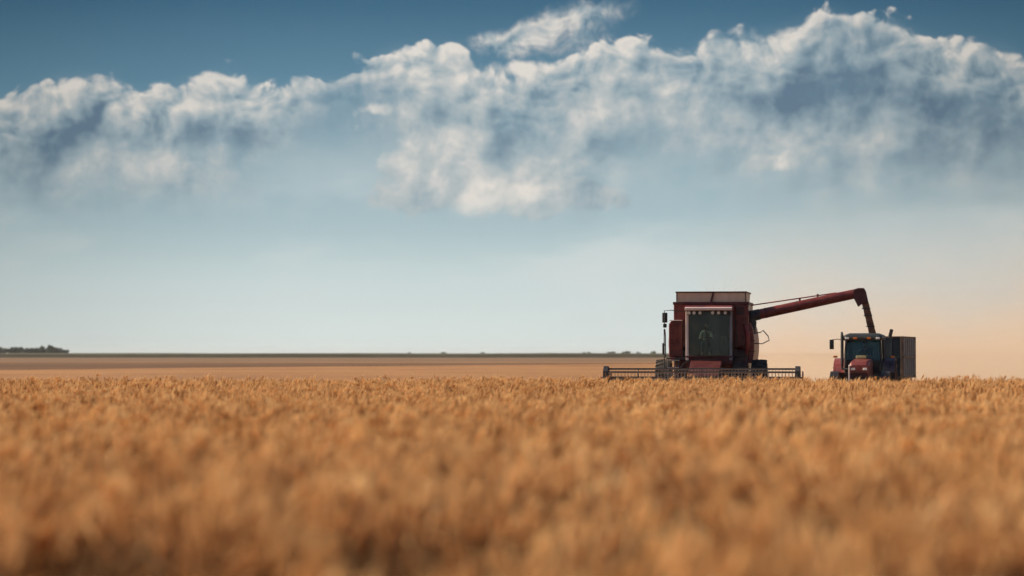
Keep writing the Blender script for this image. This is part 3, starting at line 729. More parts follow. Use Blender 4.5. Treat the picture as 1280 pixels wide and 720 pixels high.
# ------------------------------------------------------------------ tractor and trailer
TRX, TRY, TRA = 13.86, 111.9, R(-12)
def build_tractor():
    root = thing('tractor', 'red farm tractor with dark glazed cab in front of the grain trailer', 'tractor', (TRX, TRY, 0), TRA)
    B = lambda: MB()
    # hood: rounded loft
    def ring(y, hw, zt, zb, r=0.12):
        pts = []
        for (sx, a0) in ((1, 0), (-1, 90)):
            for k in range(5):
                a = R(a0 + 90 * k / 4)
                pts.append((sx * (hw - r) + r * math.cos(a), y, zt - r + r * math.sin(a)))
        pts += [(-hw, y, zb), (hw, y, zb)]
        return pts
    b = B(); b.loft([ring(-2.42, 0.33, 1.44, 1.2, 0.09), ring(-2.36, 0.37, 1.55, 1.02, 0.12), ring(-2.0, 0.385, 1.60, 0.92, 0.13), ring(-0.75, 0.40, 1.68, 0.92, 0.13)])
    hood = b.build('hood', HOODRED, root, smooth=False, bevel=0.01)
    b = B(); b.box(-0.34, 0.34, -2.40, -2.30, 0.72, 1.34); gr = b.build('grille', mat('grille_red', (0.09, 0.01, 0.012), 0.5, dust=0.2, dustcol=(.15, .08, .06)), root, bevel=0.03)
    for k in range(7):
        b = B(); b.box(-0.29, 0.29, -2.425, -2.395, 0.78 + k * 0.07, 0.80 + k * 0.07); b.build('slat', BLACK, gr)
    for sg in (-1, 1):
        b = B(); b.box(sg * 0.15, sg * 0.31, -2.435, -2.405, 1.24, 1.33); b.build('headlight', LAMP, root, bevel=0.015)
        b = B(); b.prism([(-2.44, 0.6), (-2.44, 1.42), (-2.33, 1.45), (-2.3, 0.6)], sg * 0.375 - 0.03, sg * 0.375 + 0.03); b.build('hood_edge', PALE if sg < 0 else DARKRED, root, bevel=0.01)  # bright lit left edge and shaded right edge set by colour
    b = B(); b.box(-0.25, 0.15, -0.95, -0.80, 1.685, 1.80); b.build('cowl_strip', mat('cowl_yellow', (0.48, 0.42, 0.2), 0.5), root, bevel=0.02)  # pale yellow block at the rear of the hood top
    b = B(); b.box(-0.28, 0.28, -2.3, 0.9, 0.5, 0.92); b.box(-0.75, 0.75, 0.55, 0.85, 0.6, 0.9); b.box(-0.85, 0.85, -1.95, -1.7, 0.45, 0.62); b.build('chassis', STEEL, root, bevel=0.03)
    for k in range(6):
        b = B(); b.box(-0.33 + k * 0.11, -0.24 + k * 0.11, -2.72, -2.44, 0.55, 0.88); b.build('front_weight', BLACK, root, bevel=0.015)
    # cab
    b = B(); b.box(-0.72, 0.72, -0.62, 0.75, 1.05, 1.2); cab = b.build('cab', BLACK, root, bevel=0.02)
    P = [(-0.70, -0.66, 1.2, -0.66, -0.52, 2.42), (0.70, -0.66, 1.2, 0.66, -0.52, 2.42), (-0.78, 0.1, 1.2, -0.72, 0.12, 2.42), (0.78, 0.1, 1.2, 0.72, 0.12, 2.42), (-0.72, 0.78, 1.5, -0.68, 0.74, 2.42), (0.72, 0.78, 1.5, 0.68, 0.74, 2.42)]
    for (xa, ya, za, xb, yb, zb) in P:
        b = B(); b.tube([(xa, ya, za), ((xa + xb) / 2 * 1.02, (ya + yb) / 2, (za + zb) / 2), (xb, yb, zb)], 0.042, 8); b.build('pillar', BLACK, cab)
    b = B()
    pr = [(-0.74, -0.78), (-0.66, -0.86), (0.66, -0.86), (0.74, -0.78), (0.78, 0.7), (0.7, 0.84), (-0.7, 0.84), (-0.78, 0.7)]
    b.loft([[(x, y, 2.42) for x, y in pr], [(x * 1.03, y * 1.02, 2.50) for x, y in pr], [(x * 0.97, y * 0.96, 2.60) for x, y in pr], [(x * 0.72, y * 0.72, 2.68) for x, y in pr]])
    b.build('roof', mat('dark_roof', (0.03, 0.035, 0.032), 0.45, dust=0.25, dustcol=(.12, .10, .08)), cab, bevel=0.02)
    for x in (-0.6, -0.28, 0.26, 0.6):
        b = B(); b.box(x - 0.075, x + 0.075, -0.90, -0.875, 2.44, 2.52); b.build('work_light', LAMP if abs(x) > 0.5 else AMBER, cab, bevel=0.012)
    b = B(); b.loft([[(-0.66, -0.675, 1.62), (0.66, -0.675, 1.62), (0.66, -0.66, 1.62), (-0.66, -0.66, 1.62)], [(-0.62, -0.535, 2.42), (0.62, -0.535, 2.42), (0.62, -0.52, 2.42), (-0.62, -0.52, 2.42)]]); b.build('windscreen', GLASS2, cab)
    for sg in (-1, 1):
        b = B(); b.loft([[(sg * 0.705, -0.6, 1.22), (sg * 0.715, -0.6, 1.22), (sg * 0.77, 0.05, 1.22), (sg * 0.76, 0.05, 1.22)], [(sg * 0.66, -0.48, 2.42), (sg * 0.67, -0.48, 2.42), (sg * 0.71, 0.05, 2.42), (sg * 0.70, 0.05, 2.42)]]); b.build('door_window', GLASS2, cab)
        b = B(); b.loft([[(sg * 0.76, 0.16, 1.5), (sg * 0.77, 0.16, 1.5), (sg * 0.72, 0.72, 1.5), (sg * 0.71, 0.72, 1.5)], [(sg * 0.71, 0.16, 2.42), (sg * 0.72, 0.16, 2.42), (sg * 0.68, 0.7, 2.42), (sg * 0.67, 0.7, 2.42)]]); b.build('quarter_window', GLASS2, cab)
    b = B(); b.box(-0.66, 0.66, 0.745, 0.76, 1.5, 2.42); b.build('rear_window', GLASS2, cab)
    b = B(); b.box(-0.7, 0.7, 0.72, 0.8, 1.2, 1.5); b.build('rear_panel', BLACK, cab)
    b = B(); b.box(-0.66, 0.66, -0.64, -0.56, 1.2, 1.60); b.build('dashboard', BLACK, cab)
    b = B(); b.box(-0.24, 0.24, 0.12, 0.5, 1.42, 1.54); b.box(-0.23, 0.23, 0.46, 0.56, 1.54, 2.1); b.build('seat', CLOTH, cab, bevel=0.04)
    b = B(); b.tube([(0, -0.5, 1.2), (0, -0.22, 1.75)], 0.04, 8)
    cc = Vector((0, -0.2, 1.80)); nv = Vector((0, 0.5, 1)).normalized(); u = Vector((1, 0, 0)); v = nv.cross(u)
    b.tube([cc + (u * math.cos(a) + v * math.sin(a)) * 0.2 for a in np.linspace(0, 2 * math.pi, 21)], 0.016, 6)
    for a in (0.5, 2.6, 4.7): b.tube([cc, cc + (u * math.cos(a) + v * math.sin(a)) * 0.2], 0.012, 5)
    b.build('steering_wheel', BLACK, cab)
    # exhaust
    b = B(); b.tube([(-0.80, -0.78, 1.25), (-0.80, -0.78, 1.55), (-0.80, -0.78, 2.58), (-0.82, -0.74, 2.72)], [0.035, 0.062, 0.062, 0.04], 12); b.tube([(-0.4, -0.9, 1.25), (-0.80, -0.78, 1.3)], 0.035, 8); b.build('exhaust_stack', BLACK, root)
    # mirrors
    b = B(); b.tube([(-0.68, -0.5, 2.4), (-1.0, -0.6, 2.45), (-1.22, -0.6, 2.42)], 0.016, 6); a_ = b.build('mirror_arm', BLACK, root)
    b = B(); b.box(-1.31, -1.14, -0.62, -0.57, 2.05, 2.43); b.build('mirror', BLACK, a_, bevel=0.02)
    b = B(); b.tube([(0.70, -0.45, 2.44), (0.98, -0.45, 2.5), (1.08, -0.45, 2.56)], 0.016, 6); a_ = b.build('mirror_arm', BLACK, root)
    b = B(); b.box(1.0, 1.14, -0.48, -0.43, 2.54, 2.84, rot=Matrix.Rotation(R(14), 3, 'Y').to_quaternion()); b.build('mirror', BLACK, a_, bevel=0.03)
    # fenders
    for sg, m in ((-1, HOODRED), (1, FENDERSHADE)):  # left in sunlit red, right in a painted shaded tone
        b = B(); rings = []
        for k in range(11):
            a = R(20 + 140 * k / 10); y = 0.45 - 0.86 * math.cos(a) * 1.0; z = 0.84 + 0.86 * math.sin(a)
            y2 = 0.45 - 0.82 * math.cos(a); z2 = 0.84 + 0.82 * math.sin(a)
            rings.append([(sg * 0.74, y, z), (sg * 1.2, y, z), (sg * 1.2, y2, z2), (sg * 0.74, y2, z2)])
        b.loft(rings); fe = b.build('fender', m, root, bevel=0.01)
        b = B(); b.box(sg * 1.04, sg * 1.2, -0.25, -0.17, 1.72, 1.80); b.build('indicator', AMBER, fe, bevel=0.015)
    wheel(root, (-1.02, 0.45, 0.8), 0.8, 0.42, 0.44, 20, -1, HOODRED); wheel(root, (1.02, 0.45, 0.8), 0.8, 0.42, 0.44, 20, 1, HOODRED)
    wheel(root, (-0.98, -1.82, 0.56), 0.56, 0.34, 0.28, 18, -1, HOODRED); wheel(root, (0.98, -1.82, 0.56), 0.56, 0.34, 0.28, 18, 1, HOODRED)
    for sg in (-1, 1):
        b = B(); rings = []
        for k in range(7):
            a = R(30 + 110 * k / 6); rings.append([(sg * 0.82, -1.82 - rr_ * math.cos(a), 0.56 + rr_ * math.sin(a)) if j in (0, 3) else (sg * 1.14, -1.82 - rr_ * math.cos(a), 0.56 + rr_ * math.sin(a)) for j, rr_ in ((0, 0.64), (1, 0.64), (2, 0.61), (3, 0.61))])
        b.loft(rings); b.build('front_mudguard', BLACK, root)
    M = Matrix.Rotation(TRA, 4, 'Z'); pos = M @ Vector((0, 0.32, 1.5))
    person(None, (TRX + pos.x, TRY + pos.y, pos.z), TRA, SHIRT2, 'driver in a dark shirt seated in the tractor cab', s=0.95, lean=0.03, grip=0.30)
    return root


TLX, TLY, TLA = 15.13, 116.7, R(-14)
def build_trailer():
    root = thing('grain_trailer', 'slate grey ribbed grain trailer hitched behind the red tractor', 'trailer', (TLX, TLY, 0), TLA)
    B = lambda: MB()
    x0, x1, y0, y1, z0, z1 = -1.12, 1.12, -2.3, 2.4, 0.98, 2.52
    b = B(); b.box(x0, x1, y0, y1, z0 - 0.1, z0); b.build('floor_panel', RUST, root)
    b = B(); b.box(x0, x1, y0, y0 + 0.05, z0, z1); fr = b.build('front_panel', SHADEGREY, root, bevel=0.008)
    for x in (-0.7, 0.0, 0.7):
        b = B(); b.box(x - 0.03, x + 0.03, y0 - 0.03, y0, z0, z1); b.build('rib', SHADEGREY, fr, bevel=0.006)
    b = B(); b.box(x0 + 0.07, x1 - 0.07, y0 - 0.036, y0 - 0.002, 1.70, 1.76); b.build('mid_rail', SHADEGREY, fr, bevel=0.006)
    b = B(); b.box(x0, x1, y1 - 0.05, y1, z0, z1); b.build('tailgate', SHADEGREY, root)
    for sg in (-1, 1):
        xo = sg * 1.12
        b = B(); b.box(xo - sg * 0.05, xo, y0 + 0.052, y1 - 0.052, z0, z1); sd_ = b.build('side_panel', GREYSIDE, root, bevel=0.006)
        for k in range(6):
            y = y0 + 0.4 + k * (y1 - y0 - 0.8) / 5
            for za, zb in ((z0 + 0.02, 1.69), (1.79, z1 - 0.03)):
                b = B(); b.box(xo, xo + sg * 0.05, y - 0.05, y + 0.05, za, zb); b.build('rib', RIBGREY, sd_, bevel=0.006)
        b = B(); b.box(xo, xo + sg * 0.06, y0 + 0.05, y1 - 0.05, 1.70, 1.78); b.build('mid_rail', RUST, sd_, bevel=0.01)
        for y in (y0, y1): 
            b = B(); b.box(xo - sg * 0.06, xo + sg * 0.055, y - 0.05, y + 0.05, z0 - 0.1, z1 + 0.06); b.build('corner_post', RUST, root, bevel=0.01)
    b = B(); b.tube([(x0, y0, z1 + 0.03), (x1, y0, z1 + 0.03), (x1, y1, z1 + 0.03), (x0, y1, z1 + 0.03), (x0, y0, z1 + 0.03)], 0.035, 6); b.build('top_rail', RUST, root)
    b = B(); b.box(-0.5, -0.4, y0, y1, 0.7, 0.88); b.box(0.4, 0.5, y0, y1, 0.7, 0.88)
    for y in (-1.3, 1.5): b.box(-0.85, 0.85, y - 0.05, y + 0.05, 0.44, 0.54)
    b.box(-0.6, 0.6, -1.6, -1.0, 0.54, 0.7); b.build('chassis', STEEL, root, bevel=0.01)
    b = B(); b.tube([(-0.4, -1.7, 0.5), (0, -3.3, 0.55)], 0.045, 6); b.tube([(0.4, -1.7, 0.5), (0, -3.3, 0.55)], 0.045, 6); b.tube([(0, -3.25, 0.55), (0, -3.7, 0.58)], 0.05, 6); b.build('drawbar', STEEL, root)
    white = mat('white_rim_paint', (0.75, 0.72, 0.66), 0.5, dust=0.2)
    for y in (-1.3, 1.5):
        for sg in (-1, 1): wheel(root, (sg * 0.95, y, 0.46), 0.46, 0.28, 0.27, 18, sg, white)
    return root



# ------------------------------------------------------------------ land
def sheet(name, pts, z, m, kind='structure'):
    me = bpy.data.meshes.new(name); me.from_pydata([(x, y, z) for x, y in pts], [], [list(range(len(pts)))])
    o = bpy.data.objects.new(name, me); COL.objects.link(o); me.materials.append(m); o['kind'] = kind
    return o


def soil_mat(name, c1, c2, c3, streak=0.06, scale=0.5):
    m = bpy.data.materials.new(name); m.use_nodes = True
    N = NT(m.node_tree); b = N.n['Principled BSDF']
    P = N.new('ShaderNodeTexCoord').outputs['Object']
    rows = N.noise(N.v('MULTIPLY', P, (streak, 0.012, 1)), 1.0, 5, 0.6)
    fine = N.noise(P, scale * 6, 6, 0.7)
    big = N.noise(N.v('MULTIPLY', P, (0.004, 0.012, 1)), 1.0, 4, 0.55)
    c = N.mix(N.step(rows, 0.3, 0.7), c1, c2)
    c = N.mix(N.m('MULTIPLY', N.step(big, 0.40, 0.66), 1.0), c, c3)
    c = N.mix(N.step(fine, 0.3, 0.75, 0.0, 0.35), c, tuple(q * 0.5 for q in c1))
    N.put(b.inputs['Base Color'], c); b.inputs['Roughness'].default_value = 0.95; b.inputs['Specular IOR Level'].default_value = 0.1
    bn = N.new('ShaderNodeBump'); bn.inputs['Strength'].default_value = 0.6; bn.inputs['Distance'].default_value = 0.08
    N.put(bn.inputs['Height'], fine); N.l.new(bn.outputs[0], b.inputs['Normal'])
    return m


def build_land():
    stub = soil_mat('stubble_soil', (0.44, 0.225, 0.105), (0.31, 0.155, 0.075), (0.47, 0.245, 0.105))
    sheet('ground', [(-6000, -300), (6000, -300), (6000, 9000), (-6000, 9000)], 0.0, stub)
    pl = soil_mat('ploughed_soil', (0.19, 0.105, 0.06), (0.155, 0.085, 0.05), (0.22, 0.125, 0.07))
    f = lambda px, py: ((px - 640) / FPX * (CAM_H * FPX / (py - 443)), CAM_H * FPX / (py - 443))
    sheet('ploughed_field', [f(-160, 463), f(20, 462.4), f(260, 459.5), f(520, 457.0), f(760, 455.2), f(1000, 454.6), f(1000, 453.6), f(520, 453.4), f(-160, 453.0)], 0.006, pl)
    f2 = soil_mat('pale_field_soil', (0.29, 0.182, 0.108), (0.25, 0.155, 0.09), (0.22, 0.135, 0.08))
    sheet('pale_field', [f(-300, 452.6), f(1500, 452.6), f(1500, 447.0), f(-300, 447.0)], 0.006, f2)
    sheet('field_track', [f(-300, 449.9), f(1500, 449.2), f(1500, 448.8), f(-300, 449.3)], 0.010, soil_mat('track_soil', (0.24, 0.135, 0.085), (0.21, 0.115, 0.07), (0.27, 0.15, 0.09)))
    # a far standing crop closing the view: one low bumpy block
    rng = random.Random(3)
    ym = 1600.0
    bm = bmesh.new(); prev = None
    n = 700
    for i in range(n + 1):
        x = -1100 + 2200 * i / n
        h = 2.35 + 0.30 * mnoise.noise((x * 0.012, 0, 0)) + 0.22 * mnoise.noise((x * 0.15, 3, 0))
        r = [bm.verts.new((x, ym, 0.0)), bm.verts.new((x, ym + 1.5, h * 0.85)), bm.verts.new((x, ym + 8, h)), bm.verts.new((x, ym + 700, h + 0.5)), bm.verts.new((x, ym + 702, 0.0))]
        if prev:
            for k in range(4): bm.faces.new((prev[k], r[k], r[k + 1], prev[k + 1]))
        prev = r
    me = bpy.data.meshes.new('far_crop'); bm.to_mesh(me); bm.free()
    o = bpy.data.objects.new('far_crop', me); COL.objects.link(o)
    m = bpy.data.materials.new('far_crop_leaf'); m.use_nodes = True
    N = NT(m.node_tree); b = N.n['Principled BSDF']; P = N.new('ShaderNodeTexCoord').outputs['Object']
    c = N.mix(N.step(N.noise(N.v('MULTIPLY', P, (0.05, 0.05, 1.0)), 1.0, 4, 0.6), 0.35, 0.65), (0.085, 0.072, 0.036), (0.115, 0.10, 0.055))
    N.put(b.inputs['Base Color'], c); b.inputs['Roughness'].default_value = 0.9
    me.materials.append(m)
    tag(o, 'dark olive strip of standing crop along the flat horizon', 'crop strip', kind='stuff')


def leaf_mat(name, c1, c2):
    m = bpy.data.materials.new(name); m.use_nodes = True
    N = NT(m.node_tree); b = N.n['Principled BSDF']; P = N.new('ShaderNodeTexCoord').outputs['Object']
    N.put(b.inputs['Base Color'], N.mix(N.step(N.noise(P, 0.9, 3, 0.6), 0.3, 0.7), c1, c2)); b.inputs['Roughness'].default_value = 0.8
    return m


def build_trees():
    rng = random.Random(11)
    LEAF = leaf_mat('tree_leaves', (0.035, 0.055, 0.03), (0.065, 0.09, 0.045))
    BARK = mat('tree_bark', (0.06, 0.045, 0.035), 0.9)
    protos = []
    for v in range(5):
        b = MB(); H = 8.0
        b.tube([(0, 0, -0.1), (0.1, 0, 1.4), (0.05, 0.1, 3.0), (0.0, 0, 5.0)], [0.32, 0.22, 0.16, 0.08], 7)
        for k in range(6):
            a = rng.uniform(0, 6.28); z = rng.uniform(1.6, 4)
            b.tube([(0, 0, z), (math.cos(a) * 1.1, math.sin(a) * 1.1, z + 0.9), (math.cos(a) * 2.0, math.sin(a) * 2.0, z + 1.9)], [0.11, 0.07, 0.03], 5)
        trunk = b
        cb = bmesh.new()
        lobes = [(Vector((rng.gauss(0, 1.1), rng.gauss(0, 1.1), rng.uniform(1.6, 6.4))), rng.uniform(1.0, 2.0)) for _ in range(11)]
        for c, r in lobes:
            for k in range(95):
                d = Vector((rng.gauss(0, 1), rng.gauss(0, 1), rng.gauss(0, 1))).normalized() * r * rng.uniform(0.45, 1.05)
                p = c + d; p.z = max(0.9, p.z)
                s_ = rng.uniform(0.35, 0.75)
                u = Vector((rng.gauss(0, 1), rng.gauss(0, 1), rng.gauss(0, 1))).normalized(); w = u.orthogonal().normalized()
                cb.faces.new([cb.verts.new(p + u * s_), cb.verts.new(p + w * s_ * 0.6), cb.verts.new(p - u * s_), cb.verts.new(p - w * s_ * 0.6)])
        me = bpy.data.meshes.new('crown'); cb.to_mesh(me); cb.free(); me.materials.append(LEAF)
        protos.append((trunk, me))
    made = []
    tm = []
    for t, c in protos:
        bmesh.ops.recalc_face_normals(t.b, faces=t.b.faces)
        me = bpy.data.meshes.new('trunk'); t.b.to_mesh(me); t.b.free(); me.materials.append(BARK); tm.append((me, c))
    def tree(px, d, h, label, group, wide=1.0):
        x = (px - 640) / FPX * d
        r = thing('tree', label, 'tree', (x, d, 0), rng.uniform(0, 6.28), group)
        k = h / 8.0; r.scale = (k * wide, k * wide, k)
        v = rng.randrange(5)
        for nm, me in (('trunk', tm[v][0]), ('crown', tm[v][1])):
            o = bpy.data.objects.new(nm, me); COL.objects.link(o); o.parent = r
    tops = [(-9, 434), (-1, 433.5), (6, 434.5), (13, 433.5), (20, 434.5), (27, 433), (33, 434.2), (39, 434), (45, 434), (51, 431.8), (57, 434), (63, 431), (69, 433.5), (74, 434.5), (80, 436.5)]
    for i, (px, py) in enumerate(tops):
        d = 2420 + rng.uniform(-30, 60); h = CAM_H + (443 - py) / FPX * d
        lab = 'dark distant tree within the grove at the left end of the horizon'
        g = 'trees of the grove on the left horizon'
        if px == 63: lab, g = 'tallest dark tree near the right end of the distant grove', None
        if px == 80: lab, g = 'lowest tree closing the right end of the distant grove', None
        tree(px, d, h, lab, g, 1.2)
    specks = [(512, 440.8), (556, 440.5), (603, 441), (731, 440.6), (737, 440.2), (762, 440.4), (766, 440.1), (779, 440.2), (784, 439.6), (798, 440.4), (817, 439.4), (1012, 440.8)]
    for px, py in specks:
        d = 2500 + rng.uniform(-60, 60); h = CAM_H + (443 - py) / FPX * d + 0.6
        tree(px, d, h, 'tiny far tree rising just above the flat horizon', 'tiny trees along the far horizon', 1.25)


# ------------------------------------------------------------------ wheat
def wheat_mat():
    m = bpy.data.materials.new('ripe_wheat'); m.use_nodes = True
    N = NT(m.node_tree); N.n.clear()
    o = N.new('ShaderNodeOutputMaterial')
    t = N.new('ShaderNodeAttribute', attribute_name='tint').outputs['Fac']
    hgt = N.new('ShaderNodeAttribute', attribute_name='ear').outputs['Fac']
    rnd = N.new('ShaderNodeObjectInfo').outputs['Random']
    c = N.ramp(t, [(0.0, (0.27, 0.11, 0.042)), (0.35, (0.56, 0.26, 0.092)), (0.7, (0.83, 0.455, 0.172)), (1.0, (0.93, 0.63, 0.30))])
    c = N.mix(N.m('MULTIPLY', N.step(rnd, 0.5, 1.0), 0.4), c, (0.42, 0.18, 0.065))
    c = N.mix(hgt, N.mix(0.8, c, (0.22, 0.10, 0.04)), c)
    df = N.new('ShaderNodeBsdfDiffuse'); N.put(df.inputs[0], c)
    tr = N.new('ShaderNodeBsdfTranslucent'); N.put(tr.inputs[0], c)
    gl = N.new('ShaderNodeBsdfGlossy'); gl.inputs['Roughness'].default_value = 0.45; N.put(gl.inputs[0], (0.9, 0.75, 0.5, 1))
    a = N.new('ShaderNodeMixShader'); a.inputs[0].default_value = 0.42; N.l.new(df.outputs[0], a.inputs[1]); N.l.new(tr.outputs[0], a.inputs[2])
    b = N.new('ShaderNodeMixShader'); b.inputs[0].default_value = 0.05; N.l.new(a.outputs[0], b.inputs[1]); N.l.new(gl.outputs[0], b.inputs[2])
    N.l.new(b.outputs[0], o.inputs[0])
    return m


def wheat_clump(seed, m, n=64, size=0.56):
    rng = np.random.default_rng(seed)
    V, F, T, E = [], [], [], []
    def quadstrip(rings, tint, ear):
        base = len(V); k = len(rings[0])
        for r in rings:
            V.extend(r); T.extend([tint] * k); E.extend([ear] * k)
        return base, k
    tuft = rng.uniform(-0.5, 0.5, (6, 2)) * size
    tH = rng.normal(1.0, 0.13, 6); tA = rng.normal(0.3, 0.9, 6); tB = np.abs(rng.normal(0.14, 0.10, 6)); tT = rng.normal(0.03, 0.31, 6)
    for i in range(n):
        ti = rng.integers(6)
        if rng.random() < 0.75:
            x, y = tuft[ti] + rng.normal(0, 0.037, 2)
            H = rng.normal(0.83, 0.04) * tH[ti]; az = tA[ti] + rng.normal(0, 0.35); bend = tB[ti] + abs(rng.normal(0.03, 0.04)); tsh = tT[ti]
        else:
            x, y = rng.uniform(-0.5, 0.5, 2) * size
            H = rng.normal(0.78, 0.06); az = rng.normal(0.3, 0.9); bend = abs(rng.normal(0.10, 0.07)); tsh = -0.1
        if rng.random() < 0.06: H += rng.uniform(0.05, 0.13)
        dx, dy = math.cos(az), math.sin(az)
        tint = float(np.clip(rng.normal(0.55, 0.2) + tsh, 0, 1))
        pts = []
        for k in range(4):
            q = k / 3; pts.append(Vector((x + dx * bend * q * q, y + dy * bend * q * q, H * q)))
        # stem, three sided
        rs = 0.0026
        base = len(V)
        for p in pts:
            for j in range(3):
                a = 2.094 * j; V.append((p.x + rs * math.cos(a), p.y + rs * math.sin(a), p.z))
        T.extend([tint] * 12); E.extend([0.0] * 12)
        for k in range(3):
            for j in range(3): F.append((base + k * 3 + j, base + k * 3 + (j + 1) % 3, base + k * 3 + 3 + (j + 1) % 3, base + k * 3 + 3 + j))
        # ear: spindle drooping over
        L = rng.uniform(0.09, 0.135); er = rng.uniform(0.0095, 0.0135)
        droop = abs(rng.normal(0.22, 0.3)); d0 = Vector((dx * 0.22, dy * 0.22, 1)).normalized(); dn = Vector((dx, dy, -0.6)).normalized()
        p = pts[-1].copy(); base = len(V); prof = (0.35, 0.95, 1.0, 0.8, 0.12); spine = []
        for k in range(5):
            q = k / 4; d = d0.lerp(dn, min(1, droop * q)).normalized()
            if k: p = p + d * (L / 4)
            spine.append((p.copy(), d.copy()))
            a1 = d.orthogonal().normalized(); a2 = d.cross(a1)
            for j in range(5):
                a = 2 * math.pi * j / 5 + k * 0.6
                rr = er * prof[k] * (1.0 + 0.25 * ((j + k) % 2))
                v_ = p + a1 * rr * math.cos(a) + a2 * rr * math.sin(a); V.append(tuple(v_))
        T.extend([min(1, tint + 0.1)] * 25); E.extend([1.0] * 25)
        for k in range(4):
            for j in range(5): F.append((base + k * 5 + j, base + k * 5 + (j + 1) % 5, base + k * 5 + 5 + (j + 1) % 5, base + k * 5 + 5 + j))
        # awns
        for j in range(7):
            sp, d = spine[1 + j % 4]
            a1 = d.orthogonal().normalized(); a2 = d.cross(a1); a = rng.uniform(0, 6.28)
            o_ = a1 * math.cos(a) + a2 * math.sin(a); side = d.cross(o_) * 0.0019
            e = sp + d * rng.uniform(0.08, 0.13) + o_ * rng.uniform(0.008, 0.028)
            b0 = sp + o_ * er * 0.7; base = len(V)
            V.extend([tuple(b0 - side), tuple(b0 + side), tuple(e)]); T.extend([min(1, tint + 0.25)] * 3); E.extend([1.0] * 3); F.append((base, base + 1, base + 2))
        # dry leaves
        for j in range(2):
            z0 = H * rng.uniform(0.35, 0.78); q = z0 / H
            b0 = Vector((x + dx * bend * q * q, y + dy * bend * q * q, z0)); a = rng.uniform(0, 6.28); ld = Vector((math.cos(a), math.sin(a), 0)); sd_ = Vector((-ld.y, ld.x, 0)) * rng.uniform(0.003, 0.006)
            ll = rng.uniform(0.10, 0.2); base = len(V)
            P3 = [b0, b0 + ld * ll * 0.5 + Vector((0, 0, ll * 0.35)), b0 + ld * ll + Vector((0, 0, ll * rng.uniform(-0.5, 0.2)))]
            for k, p3 in enumerate(P3):
                w = sd_ * (1.0, 0.9, 0.1)[k]; V.extend([tuple(p3 - w), tuple(p3 + w)])
            T.extend([tint * 0.9] * 6); E.extend([0.3] * 6)
            F.extend([(base, base + 1, base + 3, base + 2), (base + 2, base + 3, base + 5, base + 4)])
    me = bpy.data.meshes.new('wheat_clump_%d' % seed); me.from_pydata(V, [], F)
    at = me.attributes.new('tint', 'FLOAT', 'POINT'); at.data.foreach_set('value', T)
    at = me.attributes.new('ear', 'FLOAT', 'POINT'); at.data.foreach_set('value', E)
    me.materials.append(m)
    return bpy.data.objects.new('wheat_clump', me)


def wheat_edge(x):
    """distance at which the standing crop ends, along x"""
    e = 107.6
    if x > 15.9: e = 109.0
    return e + 0.5 * mnoise.noise((x * 0.35, 1.7, 0))


def rise(y):
    """the land falls gently from the camera to the machines"""
    t = min(1.0, max(0.0, y / 78.0)); return 0.42 * (1 - t * t * (3 - 2 * t))


